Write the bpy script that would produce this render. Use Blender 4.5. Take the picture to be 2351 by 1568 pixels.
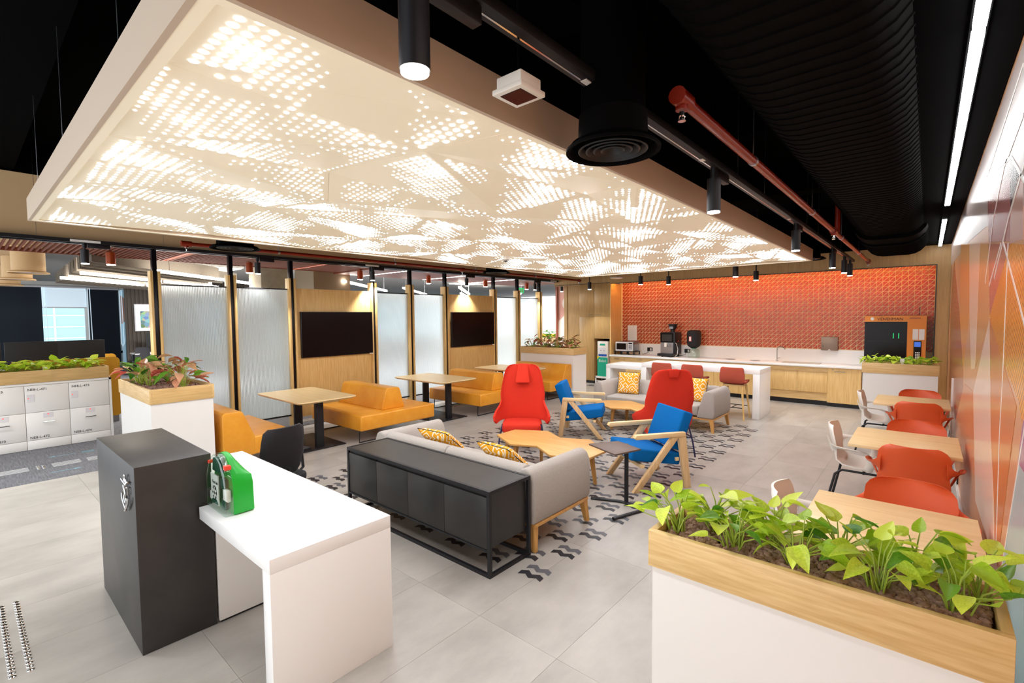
import bpy, bmesh, math, random
from mathutils import Vector, Matrix
S = bpy.context.scene
for o in list(bpy.data.objects): bpy.data.objects.remove(o)
C = S.collection
R = math.radians
PI = math.pi
rnd = random.Random(7)

# ------------------------------------------------------------------ camera, world, exposure
cd = bpy.data.cameras.new('camera'); cam = bpy.data.objects.new('camera', cd); C.objects.link(cam); S.camera = cam
cd.sensor_width = 36; cd.lens = 1103.74/2351*36; cd.clip_start = .05; cd.clip_end = 200
_yaw, _pit, _roll = R(40.8555), R(2.9444), R(-.51144)
_f = Vector((-math.sin(_yaw)*math.cos(_pit), math.cos(_yaw)*math.cos(_pit), -math.sin(_pit)))
_r = Vector((math.cos(_yaw), math.sin(_yaw), 0)); _u = _r.cross(_f)
_r2 = math.cos(_roll)*_r + math.sin(_roll)*_u; _u2 = -math.sin(_roll)*_r + math.cos(_roll)*_u
cam.matrix_world = Matrix(((_r2.x,_u2.x,-_f.x,0),(_r2.y,_u2.y,-_f.y,0),(_r2.z,_u2.z,-_f.z,1.9),(0,0,0,1)))
S.view_settings.view_transform = 'Standard'; S.view_settings.look = 'None'
S.view_settings.exposure = 0.78; S.view_settings.gamma = 1; S.view_settings.use_curve_mapping = False
W = bpy.data.worlds.new('world'); S.world = W; W.use_nodes = True
bg = W.node_tree.nodes['Background']; bg.inputs[0].default_value = (.88,.94,1,1); bg.inputs[1].default_value = 1.6
S.cycles.max_bounces = 7; S.cycles.diffuse_bounces = 4; S.cycles.glossy_bounces = 3; S.cycles.transmission_bounces = 5
S.cycles.use_denoising = True; S.cycles.sample_clamp_indirect = 6; S.cycles.caustics_reflective = False; S.cycles.caustics_refractive = False

# ------------------------------------------------------------------ materials
def lin(h):
    h = h.lstrip('#'); v = [int(h[i:i+2],16)/255 for i in (0,2,4)]
    return tuple(x/12.92 if x <= .04045 else ((x+.055)/1.055)**2.4 for x in v)+(1,)
class NT:
    def __init__(s, name):
        s.m = bpy.data.materials.new(name); s.m.use_nodes = True; s.t = s.m.node_tree; s.b = s.t.nodes['Principled BSDF']
    def n(s, typ, **kw):
        x = s.t.nodes.new(typ)
        for k, v in kw.items(): setattr(x, k, v)
        return x
    def l(s, a, b): s.t.links.new(a, b)
def mat(name, col, rough=.5, metal=0, emit=None, es=0, coat=0, spec=.5, trans=0, ior=1.45):
    k = NT(name); b = k.b
    b.inputs['Base Color'].default_value = lin(col) if isinstance(col, str) else col
    b.inputs['Roughness'].default_value = rough; b.inputs['Metallic'].default_value = metal
    b.inputs['Coat Weight'].default_value = coat; b.inputs['Specular IOR Level'].default_value = spec
    b.inputs['Transmission Weight'].default_value = trans; b.inputs['IOR'].default_value = ior
    if emit: b.inputs['Emission Color'].default_value = lin(emit); b.inputs['Emission Strength'].default_value = es
    return k.m
def noisy(name, c1, c2, scale, rough=.6, stretch=(1,1,1), bump=0, detail=4, contrast=(.3,.7), bscale=None, coat=0, spec=.5):
    "two colours mixed by noise in object space, stretched along an axis for grain"
    k = NT(name); tc = k.n('ShaderNodeTexCoord'); mp = k.n('ShaderNodeMapping'); mp.inputs['Scale'].default_value = stretch
    k.l(tc.outputs['Object'], mp.inputs['Vector'])
    nz = k.n('ShaderNodeTexNoise'); nz.inputs['Scale'].default_value = scale; nz.inputs['Detail'].default_value = detail; nz.inputs['Roughness'].default_value = .6
    k.l(mp.outputs[0], nz.inputs['Vector'])
    cr = k.n('ShaderNodeValToRGB'); cr.color_ramp.elements[0].position, cr.color_ramp.elements[1].position = contrast
    cr.color_ramp.elements[0].color = lin(c1); cr.color_ramp.elements[1].color = lin(c2)
    k.l(nz.outputs['Fac'], cr.inputs[0]); k.l(cr.outputs[0], k.b.inputs['Base Color'])
    k.b.inputs['Roughness'].default_value = rough; k.b.inputs['Coat Weight'].default_value = coat; k.b.inputs['Specular IOR Level'].default_value = spec
    if bump:
        bp = k.n('ShaderNodeBump'); bp.inputs['Strength'].default_value = bump; bp.inputs['Distance'].default_value = .002
        src = nz
        if bscale:
            src = k.n('ShaderNodeTexNoise'); src.inputs['Scale'].default_value = bscale; k.l(tc.outputs['Object'], src.inputs['Vector'])
        k.l(src.outputs['Fac'], bp.inputs['Height']); k.l(bp.outputs[0], k.b.inputs['Normal'])
    return k.m
M = {}
M['white'] = mat('white_laminate', '#e9e5df', .35)
M['solid_white'] = mat('white_solid_surface', '#f5f3f0', .28)
M['cream'] = mat('cream_paint', '#cfae82', .75)
M['canopy_side'] = mat('beige_canopy_paint', '#cdb9a4', .5)
M['black'] = mat('black_powder_coat', '#17161a', .45)
M['black_matte'] = mat('black_ceiling_paint', '#060607', .95, spec=.03)
M['duct'] = mat('black_duct_paint', '#060505', .75, spec=.05)
M['charcoal'] = noisy('charcoal_laminate', '#2a2725', '#3b3734', 3, .42, (1,1,1), 0)
M['cabinet_black'] = noisy('black_sideboard', '#211f1e', '#2c2927', 4, .4)
M['steel'] = mat('brushed_steel', '#a5a5a8', .28, 1)
M['chrome'] = mat('polished_metal', '#d8d8d8', .12, 1)
M['post'] = mat('dark_bronze_steel', '#16141a', .3, .4)
k = NT('clear_plastic'); tr = k.n('ShaderNodeBsdfTransparent'); tr.inputs[0].default_value = (.9,.96,.92,1); gl = k.n('ShaderNodeBsdfGlossy'); gl.inputs['Roughness'].default_value = .06; mx = k.n('ShaderNodeMixShader'); mx.inputs[0].default_value = .14
k.l(tr.outputs[0],mx.inputs[1]); k.l(gl.outputs[0],mx.inputs[2]); k.l(mx.outputs[0],k.t.nodes['Material Output'].inputs[0]); M['glass_clear'] = k.m
def wood(n, a, b, axis, sc=9, rough=.42):
    st = [5,5,5]; st[axis] = .35
    return noisy(n, a, b, sc, rough, tuple(st), .12, 6, (.32,.72))
M['oak_x'] = wood('oak_grain_x', '#cca367', '#e6c68c', 0, 13); M['oak_y'] = wood('oak_grain_y', '#c79f62', '#dcb87c', 1); M['oak_z'] = wood('oak_grain_z', '#d8ad68', '#edc988', 2)
M['fascia'] = wood('oak_fascia', '#a98550', '#c09a62', 2)
M['ash_x'] = wood('ash_top_x', '#e0bd84', '#efd3a2', 0, 7, .36); M['ash_y'] = wood('ash_top_y', '#e0bd84', '#efd3a2', 1, 7, .36); M['ash_z'] = wood('ash_leg', '#cfa874', '#e2c294', 2, 8)
M['teak'] = wood('honey_oak', '#c7914a', '#dba965', 0, 7); M['teak_z'] = wood('honey_oak_leg', '#bf8a44', '#d6a35c', 2, 8)
M['orange_leather'] = noisy('mustard_leather', '#d98c1d', '#e6a034', 4, .38, bump=.08, bscale=220)
M['grey_fabric'] = noisy('grey_wool', '#999189', '#b7afa7', 260, .95, bump=.35, spec=.15)
M['red_fabric'] = noisy('red_wool', '#c62d1e', '#d43a28', 300, .9, bump=.3, spec=.15)
M['blue_fabric'] = noisy('blue_wool', '#005a9e', '#0868ad', 300, .9, bump=.3, spec=.15)
M['rust_fabric'] = noisy('rust_wool', '#a84c3b', '#b95a47', 300, .9, bump=.3, spec=.15)
M['mesh_black'] = noisy('black_mesh_fabric', '#161417', '#232024', 400, .8)
M['orange_plastic'] = mat('orange_plastic', '#dc5a2c', .38)
M['white_plastic'] = mat('white_plastic', '#e6e0d6', .36)
M['green_plastic'] = mat('green_plastic', '#12a52e', .3)
M['dark_green'] = mat('dark_green_plastic', '#0c4a35', .4)
M['red_pipe'] = mat('red_pipe_paint', '#86230f', .25)
M['red_bit'] = mat('red_plastic', '#e8432c', .4)
M['paper'] = mat('white_paper', '#ece9e4', .7)
M['ink'] = mat('black_print', '#1b1a1c', .6)
M['brown_top'] = mat('brown_laminate', '#5f4c42', .5)
M['taupe'] = mat('taupe_steel', '#8c7868', .4, .5)
M['mustard'] = mat('mustard_panel', '#cf9722', .6)
M['pebble'] = noisy('clay_pebble', '#7c5546', '#bd998a', 30, .85, bump=.4)
M['soil'] = noisy('dark_soil', '#2c1a14', '#45291f', 60, .95, bump=.6)
M['stem'] = mat('green_stem', '#9aaf3a', .5)
M['tile_orange'] = noisy('terracotta_glaze', '#b2340a', '#c6450f', 5, .3, coat=0)
M['grout'] = mat('cream_grout', '#ecd2a0', .7)
M['led_warm'] = mat('warm_led_strip', '#fff0d0', .5, emit='#ffc070', es=18)
M['led_white'] = mat('white_led_tube', '#ffffff', .5, emit='#ffffff', es=9.5)
M['led_office'] = mat('office_led_tube', '#ffffff', .5, emit='#fff6ea', es=16)
M['lens'] = mat('lamp_lens', '#ffffff', .5, emit='#fff3df', es=30)
M['dot'] = mat('backlit_perforation', '#ffffff', .5, emit='#edf3ff', es=15)
k = NT('canopy_panel'); k.b.inputs['Base Color'].default_value = lin('#efe4cf'); k.b.inputs['Roughness'].default_value = .45
k.b.inputs['Emission Color'].default_value = lin('#f4e6c2'); k.b.inputs['Emission Strength'].default_value = .13; M['panel'] = k.m
M['navy'] = mat('navy_blind', '#16202c', .8)
M['pale_blind'] = mat('pale_blind_glow', '#cfe0ea', .8, emit='#d6e8f4', es=.35)  # faint glow put into the blind fabric for its daylight brightness
M['felt'] = noisy('grey_felt', '#6d655a', '#857c70', 120, .95, bump=.3)
M['slat_brown'] = mat('copper_slat', '#8a4a34', .5)
M['copper'] = mat('copper_lamp', '#9c4219', .35, .3)
M['concrete_col'] = noisy('raw_concrete', '#8e8575', '#a69d8d', 3, .85)
M['dark_slat'] = mat('dark_brown_slat', '#4a4038', .7)
M['office_ceiling'] = mat('office_ceiling_grey','#8d8a84',.8)
M['office_wall'] = mat('office_white', '#d9d7d2', .7)
M['bright_steel'] = mat('bright_steel','#e6e6e6',.35,.5)
M['screen_black'] = mat('tv_screen', '#120a0a', .22, spec=.22)
M['led_red'] = mat('red_indicator', '#ff5040', .5, emit='#ff3020', es=1.2)
M['grey_plate'] = mat('grey_lock_plate', '#dedadb', .35)
M['cyan_print'] = mat('cyan_floor_print', '#6d8f9a', .6)
# floor concrete tile
k = NT('concrete_tile'); tc = k.n('ShaderNodeTexCoord'); oi = k.n('ShaderNodeObjectInfo'); va = k.n('ShaderNodeVectorMath', operation='ADD'); ge = k.n('ShaderNodeNewGeometry')
cx = k.n('ShaderNodeCombineXYZ'); mu = k.n('ShaderNodeMath', operation='MULTIPLY'); mu.inputs[1].default_value = 37
k.l(oi.outputs['Random'], mu.inputs[0]); k.l(mu.outputs[0], cx.inputs[0]); k.l(mu.outputs[0], cx.inputs[1])
k.l(ge.outputs['Position'], va.inputs[0]); k.l(cx.outputs[0], va.inputs[1])
n1 = k.n('ShaderNodeTexNoise'); n1.inputs['Scale'].default_value = 1.6; n1.inputs['Detail'].default_value = 9; n1.inputs['Roughness'].default_value = .62
mp = k.n('ShaderNodeMapping'); mp.inputs['Scale'].default_value = (1.6,.8,1); k.l(va.outputs[0], mp.inputs[0]); k.l(mp.outputs[0], n1.inputs['Vector'])
cr = k.n('ShaderNodeValToRGB'); cr.color_ramp.elements[0].position = .32; cr.color_ramp.elements[1].position = .68
cr.color_ramp.elements[0].color = lin('#979189'); cr.color_ramp.elements[1].color = lin('#b1aba2'); k.l(n1.outputs['Fac'], cr.inputs[0])
k.l(cr.outputs[0], k.b.inputs['Base Color']); k.b.inputs['Roughness'].default_value = .34; M['tile_floor'] = k.m
M['joint'] = mat('floor_joint', '#a29a8f', .8)
M['carpet'] = noisy('grey_carpet', '#4a4a4d', '#717074', 22, .95, (.25,3,1), .4, 6)
# reeded glass : vertical flutes and frost
k = NT('reeded_glass'); tc = k.n('ShaderNodeTexCoord'); wv = k.n('ShaderNodeTexWave', wave_type='BANDS', bands_direction='Y'); wv.inputs['Scale'].default_value = 22
k.l(tc.outputs['Object'], wv.inputs['Vector']); bp = k.n('ShaderNodeBump'); bp.inputs['Strength'].default_value = .9; bp.inputs['Distance'].default_value = .012
k.b.inputs['Base Color'].default_value = lin('#eef4f6'); k.b.inputs['Roughness'].default_value = .2; k.b.inputs['Transmission Weight'].default_value = .9; k.b.inputs['IOR'].default_value = 1.3
tr = k.n('ShaderNodeBsdfTranslucent'); tr.inputs[0].default_value = lin('#f2f6f6'); mx = k.n('ShaderNodeMixShader'); mx.inputs[0].default_value = .4; k.l(k.b.outputs[0],mx.inputs[1]); k.l(tr.outputs[0],mx.inputs[2]); k.l(mx.outputs[0],k.t.nodes['Material Output'].inputs[0])
M['reeded'] = k.m
# cushion print : concentric yellow and white loops
k = NT('yellow_print'); tc = k.n('ShaderNodeTexCoord'); nz = k.n('ShaderNodeTexVoronoi', feature='F1', distance='MANHATTAN'); nz.inputs['Scale'].default_value = 7
k.l(tc.outputs['Object'], nz.inputs['Vector']); mt = k.n('ShaderNodeMath', operation='MULTIPLY'); mt.inputs[1].default_value = 17; k.l(nz.outputs['Distance'], mt.inputs[0])
sn = k.n('ShaderNodeMath', operation='SINE'); k.l(mt.outputs[0], sn.inputs[0]); cr = k.n('ShaderNodeValToRGB'); cr.color_ramp.interpolation = 'CONSTANT'
cr.color_ramp.elements[0].color = lin('#e39c0c'); cr.color_ramp.elements[1].position = .62; cr.color_ramp.elements[1].color = lin('#efe6d0')
k.l(sn.outputs[0], cr.inputs[0]); k.l(cr.outputs[0], k.b.inputs['Base Color']); k.b.inputs['Roughness'].default_value = .9; M['cushion'] = k.m
def leafmat(name, c1, c2, sc=14, edge=None):
    k = NT(name); tc = k.n('ShaderNodeTexCoord'); oi = k.n('ShaderNodeObjectInfo'); nz = k.n('ShaderNodeTexNoise'); nz.inputs['Scale'].default_value = sc; nz.noise_dimensions = '4D'
    k.l(tc.outputs['Object'], nz.inputs['Vector']); m2 = k.n('ShaderNodeMath', operation='MULTIPLY'); m2.inputs[1].default_value = 60; k.l(oi.outputs['Random'], m2.inputs[0]); k.l(m2.outputs[0], nz.inputs['W'])
    ad = k.n('ShaderNodeMath', operation='ADD'); sb = k.n('ShaderNodeMath', operation='MULTIPLY_ADD'); sb.inputs[1].default_value = .9; sb.inputs[2].default_value = -.45
    k.l(oi.outputs['Random'], sb.inputs[0]); k.l(nz.outputs['Fac'], ad.inputs[0]); k.l(sb.outputs[0], ad.inputs[1])
    cr = k.n('ShaderNodeValToRGB'); cr.color_ramp.elements[0].position = .1; cr.color_ramp.elements[1].position = .75
    cr.color_ramp.elements[0].color = lin(c1); cr.color_ramp.elements[1].color = lin(c2); k.l(ad.outputs[0], cr.inputs[0])
    k.l(cr.outputs[0], k.b.inputs['Base Color']); k.b.inputs['Roughness'].default_value = .35
    k.b.inputs['Subsurface Weight'].default_value = .0
    tr = k.n('ShaderNodeBsdfTranslucent'); k.l(cr.outputs[0], tr.inputs[0]); mx = k.n('ShaderNodeMixShader'); mx.inputs[0].default_value = .38
    k.l(k.b.outputs[0], mx.inputs[1]); k.l(tr.outputs[0], mx.inputs[2]); k.l(mx.outputs[0], k.t.nodes['Material Output'].inputs[0])
    return k.m
M['leaf'] = leafmat('lime_leaf', '#a2c828', '#e2f256'); M['leaf_dark'] = leafmat('deep_green_leaf', '#3c7a1e', '#7ab035')
M['leaf_pink'] = leafmat('pink_leaf', '#c8413c', '#e8b48c', 18); M['leaf_mix'] = leafmat('green_pink_leaf', '#4c6a22', '#d8a878', 26)

# ------------------------------------------------------------------ mesh helpers
class MB:
    def __init__(s): s.v = []; s.f = []; s.mi = []; s.cur = 0
    def add(s, vs, fs):
        b = len(s.v); s.v += [tuple(x) for x in vs]; s.f += [tuple(b+i for i in f) for f in fs]; s.mi += [s.cur]*len(fs); return s
    def box(s, x0, y0, z0, x1, y1, z1):
        x0,x1 = min(x0,x1),max(x0,x1); y0,y1 = min(y0,y1),max(y0,y1); z0,z1 = min(z0,z1),max(z0,z1)
        return s.add([(x0,y0,z0),(x1,y0,z0),(x1,y1,z0),(x0,y1,z0),(x0,y0,z1),(x1,y0,z1),(x1,y1,z1),(x0,y1,z1)],
              [(0,3,2,1),(4,5,6,7),(0,1,5,4),(1,2,6,5),(2,3,7,6),(3,0,4,7)])
    def obox(s, c, sz, m):
        "box of size sz about c, turned by matrix m"
        h = [x/2 for x in sz]; c = Vector(c)
        vs = [c + m @ Vector((a*h[0],b*h[1],d*h[2])) for d in (-1,1) for a,b in ((-1,-1),(1,-1),(1,1),(-1,1))]
        return s.add(vs, [(0,3,2,1),(4,5,6,7),(0,1,5,4),(1,2,6,5),(2,3,7,6),(3,0,4,7)])
    def rings(s, rs, cap=True, closed=True):
        n = len(rs[0]); vs = [p for r in rs for p in r]; fs = []
        for i in range(len(rs)-1):
            for j in range(n if closed else n-1):
                k2 = (j+1) % n; fs.append((i*n+j, i*n+k2, (i+1)*n+k2, (i+1)*n+j))
        if cap and closed: fs.append(tuple(reversed(range(n)))); fs.append(tuple((len(rs)-1)*n+j for j in range(n)))
        return s.add(vs, fs)
    def cyl(s, p0, p1, r0, r1=None, n=16, cap=True):
        r1 = r0 if r1 is None else r1; p0 = Vector(p0); p1 = Vector(p1); d = (p1-p0).normalized()
        a = d.orthogonal().normalized(); b = d.cross(a)
        return s.rings([[p+(a*math.cos(2*PI*j/n)+b*math.sin(2*PI*j/n))*r for j in range(n)] for p, r in ((p0,r0),(p1,r1))], cap)
    def tube(s, pts, r, n=8, flat=1.0):
        "a rod swept along points; flat < 1 squashes it vertically"
        pts = [Vector(p) for p in pts]; rs = []; ref = None
        for i, p in enumerate(pts):
            d = (pts[min(i+1,len(pts)-1)]-pts[max(i-1,0)]).normalized()
            if ref is None: ref = Vector((0,0,1)) if abs(d.z) < .9 else Vector((1,0,0))
            a = (ref - d*ref.dot(d)); a = a.normalized() if a.length > 1e-4 else d.orthogonal().normalized(); ref = a; b = d.cross(a)
            rr = r[i] if isinstance(r, (list,tuple)) else r
            rs.append([p+(a*math.sin(2*PI*j/n)*flat+b*math.cos(2*PI*j/n))*rr for j in range(n)])
        return s.rings(rs)
    def prism(s, poly, z0, z1, axis=2):
        "polygon extruded along an axis: 2 = (x,y), 1 = (x,z), 0 = (y,z)"
        n = len(poly)
        ar = sum(poly[i][0]*poly[(i+1)%n][1]-poly[(i+1)%n][0]*poly[i][1] for i in range(n))
        if (ar < 0) != (axis == 1): poly = poly[::-1]
        def P(p, z): return (p[0],p[1],z) if axis == 2 else ((p[0],z,p[1]) if axis == 1 else (z,p[0],p[1]))
        return s.rings([[P(p,z0) for p in poly],[P(p,z1) for p in poly]])
    def lathe(s, prof, c, n=20, cap=False):
        return s.rings([[(c[0]+r*math.cos(2*PI*j/n), c[1]+r*math.sin(2*PI*j/n), c[2]+z) for j in range(n)] for r, z in prof], cap)
    def mesh(s, name, mats, bevel=0, smooth=False, seg=2):
        me = bpy.data.meshes.new(name); me.from_pydata([tuple(v) for v in s.v], [], s.f)
        for m in (mats if isinstance(mats,(list,tuple)) else [mats]): me.materials.append(M[m] if isinstance(m,str) else m)
        me.polygons.foreach_set('material_index', s.mi)
        if bevel:
            bm = bmesh.new(); bm.from_mesh(me); bmesh.ops.remove_doubles(bm, verts=bm.verts, dist=1e-5)
            es = [e for e in bm.edges if len(e.link_faces) == 2 and e.calc_face_angle(0) > .6]
            bmesh.ops.bevel(bm, geom=es, offset=bevel, segments=seg, profile=.5, affect='EDGES', clamp_overlap=True); bm.to_mesh(me); bm.free()
        if smooth or bevel:
            me.polygons.foreach_set('use_smooth', [True]*len(me.polygons)); me.set_sharp_from_angle(angle=R(38))
        me.update(); return me
    def build(s, name, mats, parent=None, bevel=0, smooth=False, loc=None, seg=2):
        return link(name, s.mesh(name, mats, bevel, smooth, seg), parent, loc)
def link(name, me, parent=None, loc=None, rot=None, sc=None):
    o = bpy.data.objects.new(name, me); C.objects.link(o)
    if parent: o.parent = parent
    if loc is not None: o.location = loc
    if rot is not None: o.rotation_euler = rot
    if sc is not None: o.scale = (sc,sc,sc) if not isinstance(sc,(tuple,list)) else sc
    return o
def thing(name, label, cat, loc=(0,0,0), rz=0, group=None):
    o = bpy.data.objects.new(name, None); C.objects.link(o); o.location = loc; o.rotation_euler = (0,0,rz); o.empty_display_size = .1
    return tag(o, label, cat, group)
def tag(o, label, cat, group=None):
    o['label'] = label; o['category'] = cat
    if group: o['group'] = group
    return o
def struct(o): o['kind'] = 'structure'; return o
def dup(root, loc, rz=None, label=None, group=None):
    r = root.copy(); C.objects.link(r); r.location = loc
    if rz is not None: r.rotation_euler = (0,0,rz)
    if label: r['label'] = label
    if group: r['group'] = group
    for ch in list(root.children):
        c = ch.copy(); C.objects.link(c); c.parent = r
        for g in list(ch.children):
            d = g.copy(); C.objects.link(d); d.parent = c
    return r
def text(body, size, m, parent, loc, rot, name='lettering', ext=.0008, align='LEFT', sx=1):
    cu = bpy.data.curves.new('t', 'FONT'); cu.body = body; cu.size = size; cu.extrude = ext; cu.align_x = align; cu.resolution_u = 2
    t = bpy.data.objects.new('t', cu); C.objects.link(t); bpy.context.view_layer.update()
    me = bpy.data.meshes.new_from_object(t.evaluated_get(bpy.context.evaluated_depsgraph_get())); bpy.data.objects.remove(t)
    me.materials.clear(); me.materials.append(M[m]); me.name = name
    return link(name, me, parent, loc, rot, (sx,1,1))
def rrect(x0,y0,x1,y1,r,n=5):
    out = []
    for cx_,cy_,a0 in ((x1-r,y1-r,0),(x0+r,y1-r,90),(x0+r,y0+r,180),(x1-r,y0+r,270)):
        for i in range(n+1):
            a = R(a0+90*i/n); out.append((cx_+r*math.cos(a), cy_+r*math.sin(a)))
    return out
ORD = ['first','second','third','fourth','fifth','sixth','seventh','eighth','ninth','tenth','eleventh','twelfth','thirteenth','fourteenth','fifteenth','sixteenth']
FACE_MY = (R(90),0,0); FACE_PX = (R(90),0,R(90)); FACE_MX = (R(90),0,R(-90))   # text facing -y, +x, -x
# ------------------------------------------------------------------ lamps of the room (real fittings are built further down around these)
def spot(loc, power, size=95, col=(.96,.98,1), blend=.6, aim=(0,0,-1)):
    l = bpy.data.lights.new('track_spot', 'SPOT'); l.energy = power; l.spot_size = R(size); l.spot_blend = blend; l.color = col; l.shadow_soft_size = .04
    o = bpy.data.objects.new('track_spot_light', l); C.objects.link(o); o.location = loc
    o.rotation_euler = Vector(aim).to_track_quat('-Z','Y').to_euler(); return o

# ------------------------------------------------------------------ floor
fl = struct(MB().box(-27,-3,-.12,.4,30,-.006).build('floor','joint'))
tme = MB().box(-.2993,-.5993,-.012,.2993,.5993,0).mesh('tile','tile_floor')
for i in range(14):
    for j in range(12):
        x = -.01-.6*i; y = -.9+1.2*j
        if x < -8.0 and y < 1.5: continue
        link('tile', tme, fl, (x,y,0))
struct(MB().box(-27,-3,-.012,-8.36,30,.001).box(-8.36,-3,-.012,-7.9,1.36,.001).build('floor_carpet','carpet'))
z0 = [(-.10,0),(-.05,.032),(0,0),(.05,.032),(.10,.012)]
mb = MB()
for q, dy in ((0,-.05),(1,.05)):
    mb.cur = q
    top = [(x,y+dy+.028) for x,y in z0]; bot = [(x+.008,y+dy-.028) for x,y in z0]
    for a in range(4):
        mb.add([(bot[a][0],bot[a][1],0),(bot[a+1][0],bot[a+1][1],0),(top[a+1][0],top[a+1][1],0),(top[a][0],top[a][1],0)], [(0,1,2,3)])
M['chev_dark'] = mat('dark_inlay', '#26252a', .45); M['chev_grey'] = mat('grey_inlay', '#58575c', .45)
cme = mb.mesh('chevron_inlay', ['chev_dark','chev_grey'])
cnt = 0
for i in range(17):
    for j in range(-1,16):
        x = -2.16-.205*i; y = 2.72+.41*j+.205*(i % 2)
        if y < 2.6 or y > 8.75 or (i > 12 and y < 2.7): continue
        if cnt < 300: link('chevron_inlay', cme, fl, (x,y,.0012)); cnt += 1
# tactile studs, near left corner of the floor
ts = thing('tactile_stud_strip','two rows of shiny steel tactile studs fixed to the floor beside the black pedestal','tactile paving',(-4.1,.15,0))
sm = MB().lathe([(.0175,0),(.016,.003),(.009,.006),(.0,.0065)], (0,0,0), 10).mesh('stud','chrome',smooth=True)
for a in range(2):
    for j in range(24): link('stud', sm, ts, (-.52+.042*j, .035-.07*a, 0))
for j in range(10): link('stud', sm, ts, (-.1+.042*j, -.105, 0))
# steel guide bars and printed arrows on the carpet
for q,(y0,lab) in enumerate(((.25,'steel guide bars on the grey carpet, near set by the frame edge'),(.75,'steel guide bars on the grey carpet, middle set'),(1.1,'steel guide bars on the grey carpet, far set beside the pedestal'))):
    t = thing('tactile_guide_strip', lab, 'tactile paving', (-8.66,y0,0), 0)
    for a in range(4): MB().box(-.10+.06*a,0,.001,-.08+.06*a,.28,.006).build('bar','bright_steel',t)
sd = thing('tactile_stud_strip','short pair of steel stud rows between the guide bars on the carpet','tactile paving',(-8.66,.62,0))
for a in range(2):
    for j in range(4): link('stud', sm, sd, (-.09+.06*j, .05*a, .001))
for yy in (4.1,5.0,5.9):
    t = thing('tactile_guide_strip','steel guide bars on the carpet %s' % {4.1:'under the first television panel',5.0:'under the right end of the first television',5.9:'behind the second cafe table'}[yy],'tactile paving',(-8.75,yy,0))
    for a in range(4): MB().box(-.10+.06*a,0,.001,-.08+.06*a,.6,.006).build('bar','bright_steel',t)
def arrow(name, pts, lab, x, y):
    t = thing(name, lab, 'floor sign', (x,y,.002)); mb = MB(); mb.prism(pts,0,.001); mb.build('arrow_print','cyan_print',t)
    mb = MB()
    for i in range(4): mb.box(-.05+.03*i, .36, 0, -.035+.03*i, .5, .001)
    mb.build('caption_print','cyan_print',t); return t
ap = [(0,0),(-.04,.08),(-.012,.08),(-.012,.3),(.012,.3),(.012,.08),(.04,.08)]
arrow('floor_arrow', ap, 'faded cyan arrow on the carpet in front of the lockers', -9.2, .75)
arrow('floor_arrow', [(x,-y) for x,y in ap], 'faded cyan arrow on the carpet nearer the concrete floor', -8.25, 1.0)
# ------------------------------------------------------------------ walls and ceiling
struct(MB().box(-8.55,-3,4.1,.42,12.6,4.2).build('ceiling','black_matte'))
for i,y in enumerate((.2,2.6,5.4,8.4)): struct(MB().box(-8.5,y,3.75,.3,y+.35,4.1).build('trim_%d'%(i+10),'black_matte'))
struct(MB().box(-.12,-2.5,3.13,.285,11.69,3.17).build('ceiling_soffit','black_matte'))
struct(MB().box(-8.62,-3,2.95,-8.47,12.5,3.72).build('wall_left','cream'))
struct(MB().box(-8.6,-3,3.72,-8.5,12.5,4.1).build('wall_left_upper','black_matte'))
k = NT('mural_base'); k.b.inputs['Base Color'].default_value = lin('#cf9c78'); k.b.inputs['Roughness'].default_value = .2; k.b.inputs['Specular IOR Level'].default_value = .3; M['mural'] = k.m
wr = struct(MB().box(.29,-3,0,.42,12.5,3.15).build('wall_right','mural'))
struct(MB().box(.287,-3,3.15,.42,12.5,4.1).build('wall_right_upper','black_matte'))
cols = {'brown':'#b0653e','brown2':'#a8694a','peach':'#d9965c','pale':'#e3c2ac','tan':'#cf9a6a','rose':'#b46a60','rose up':'#a86a66','rose right':'#c49a8e','pink':'#e6c8b4','orange':'#e0913e','brown3':'#c98050','blacktri':'#3a3638','teal':'#9fc3c6','purple':'#a07a9a','brownlow':'#cf8c62','grey':'#b9aaa6'}
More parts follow.
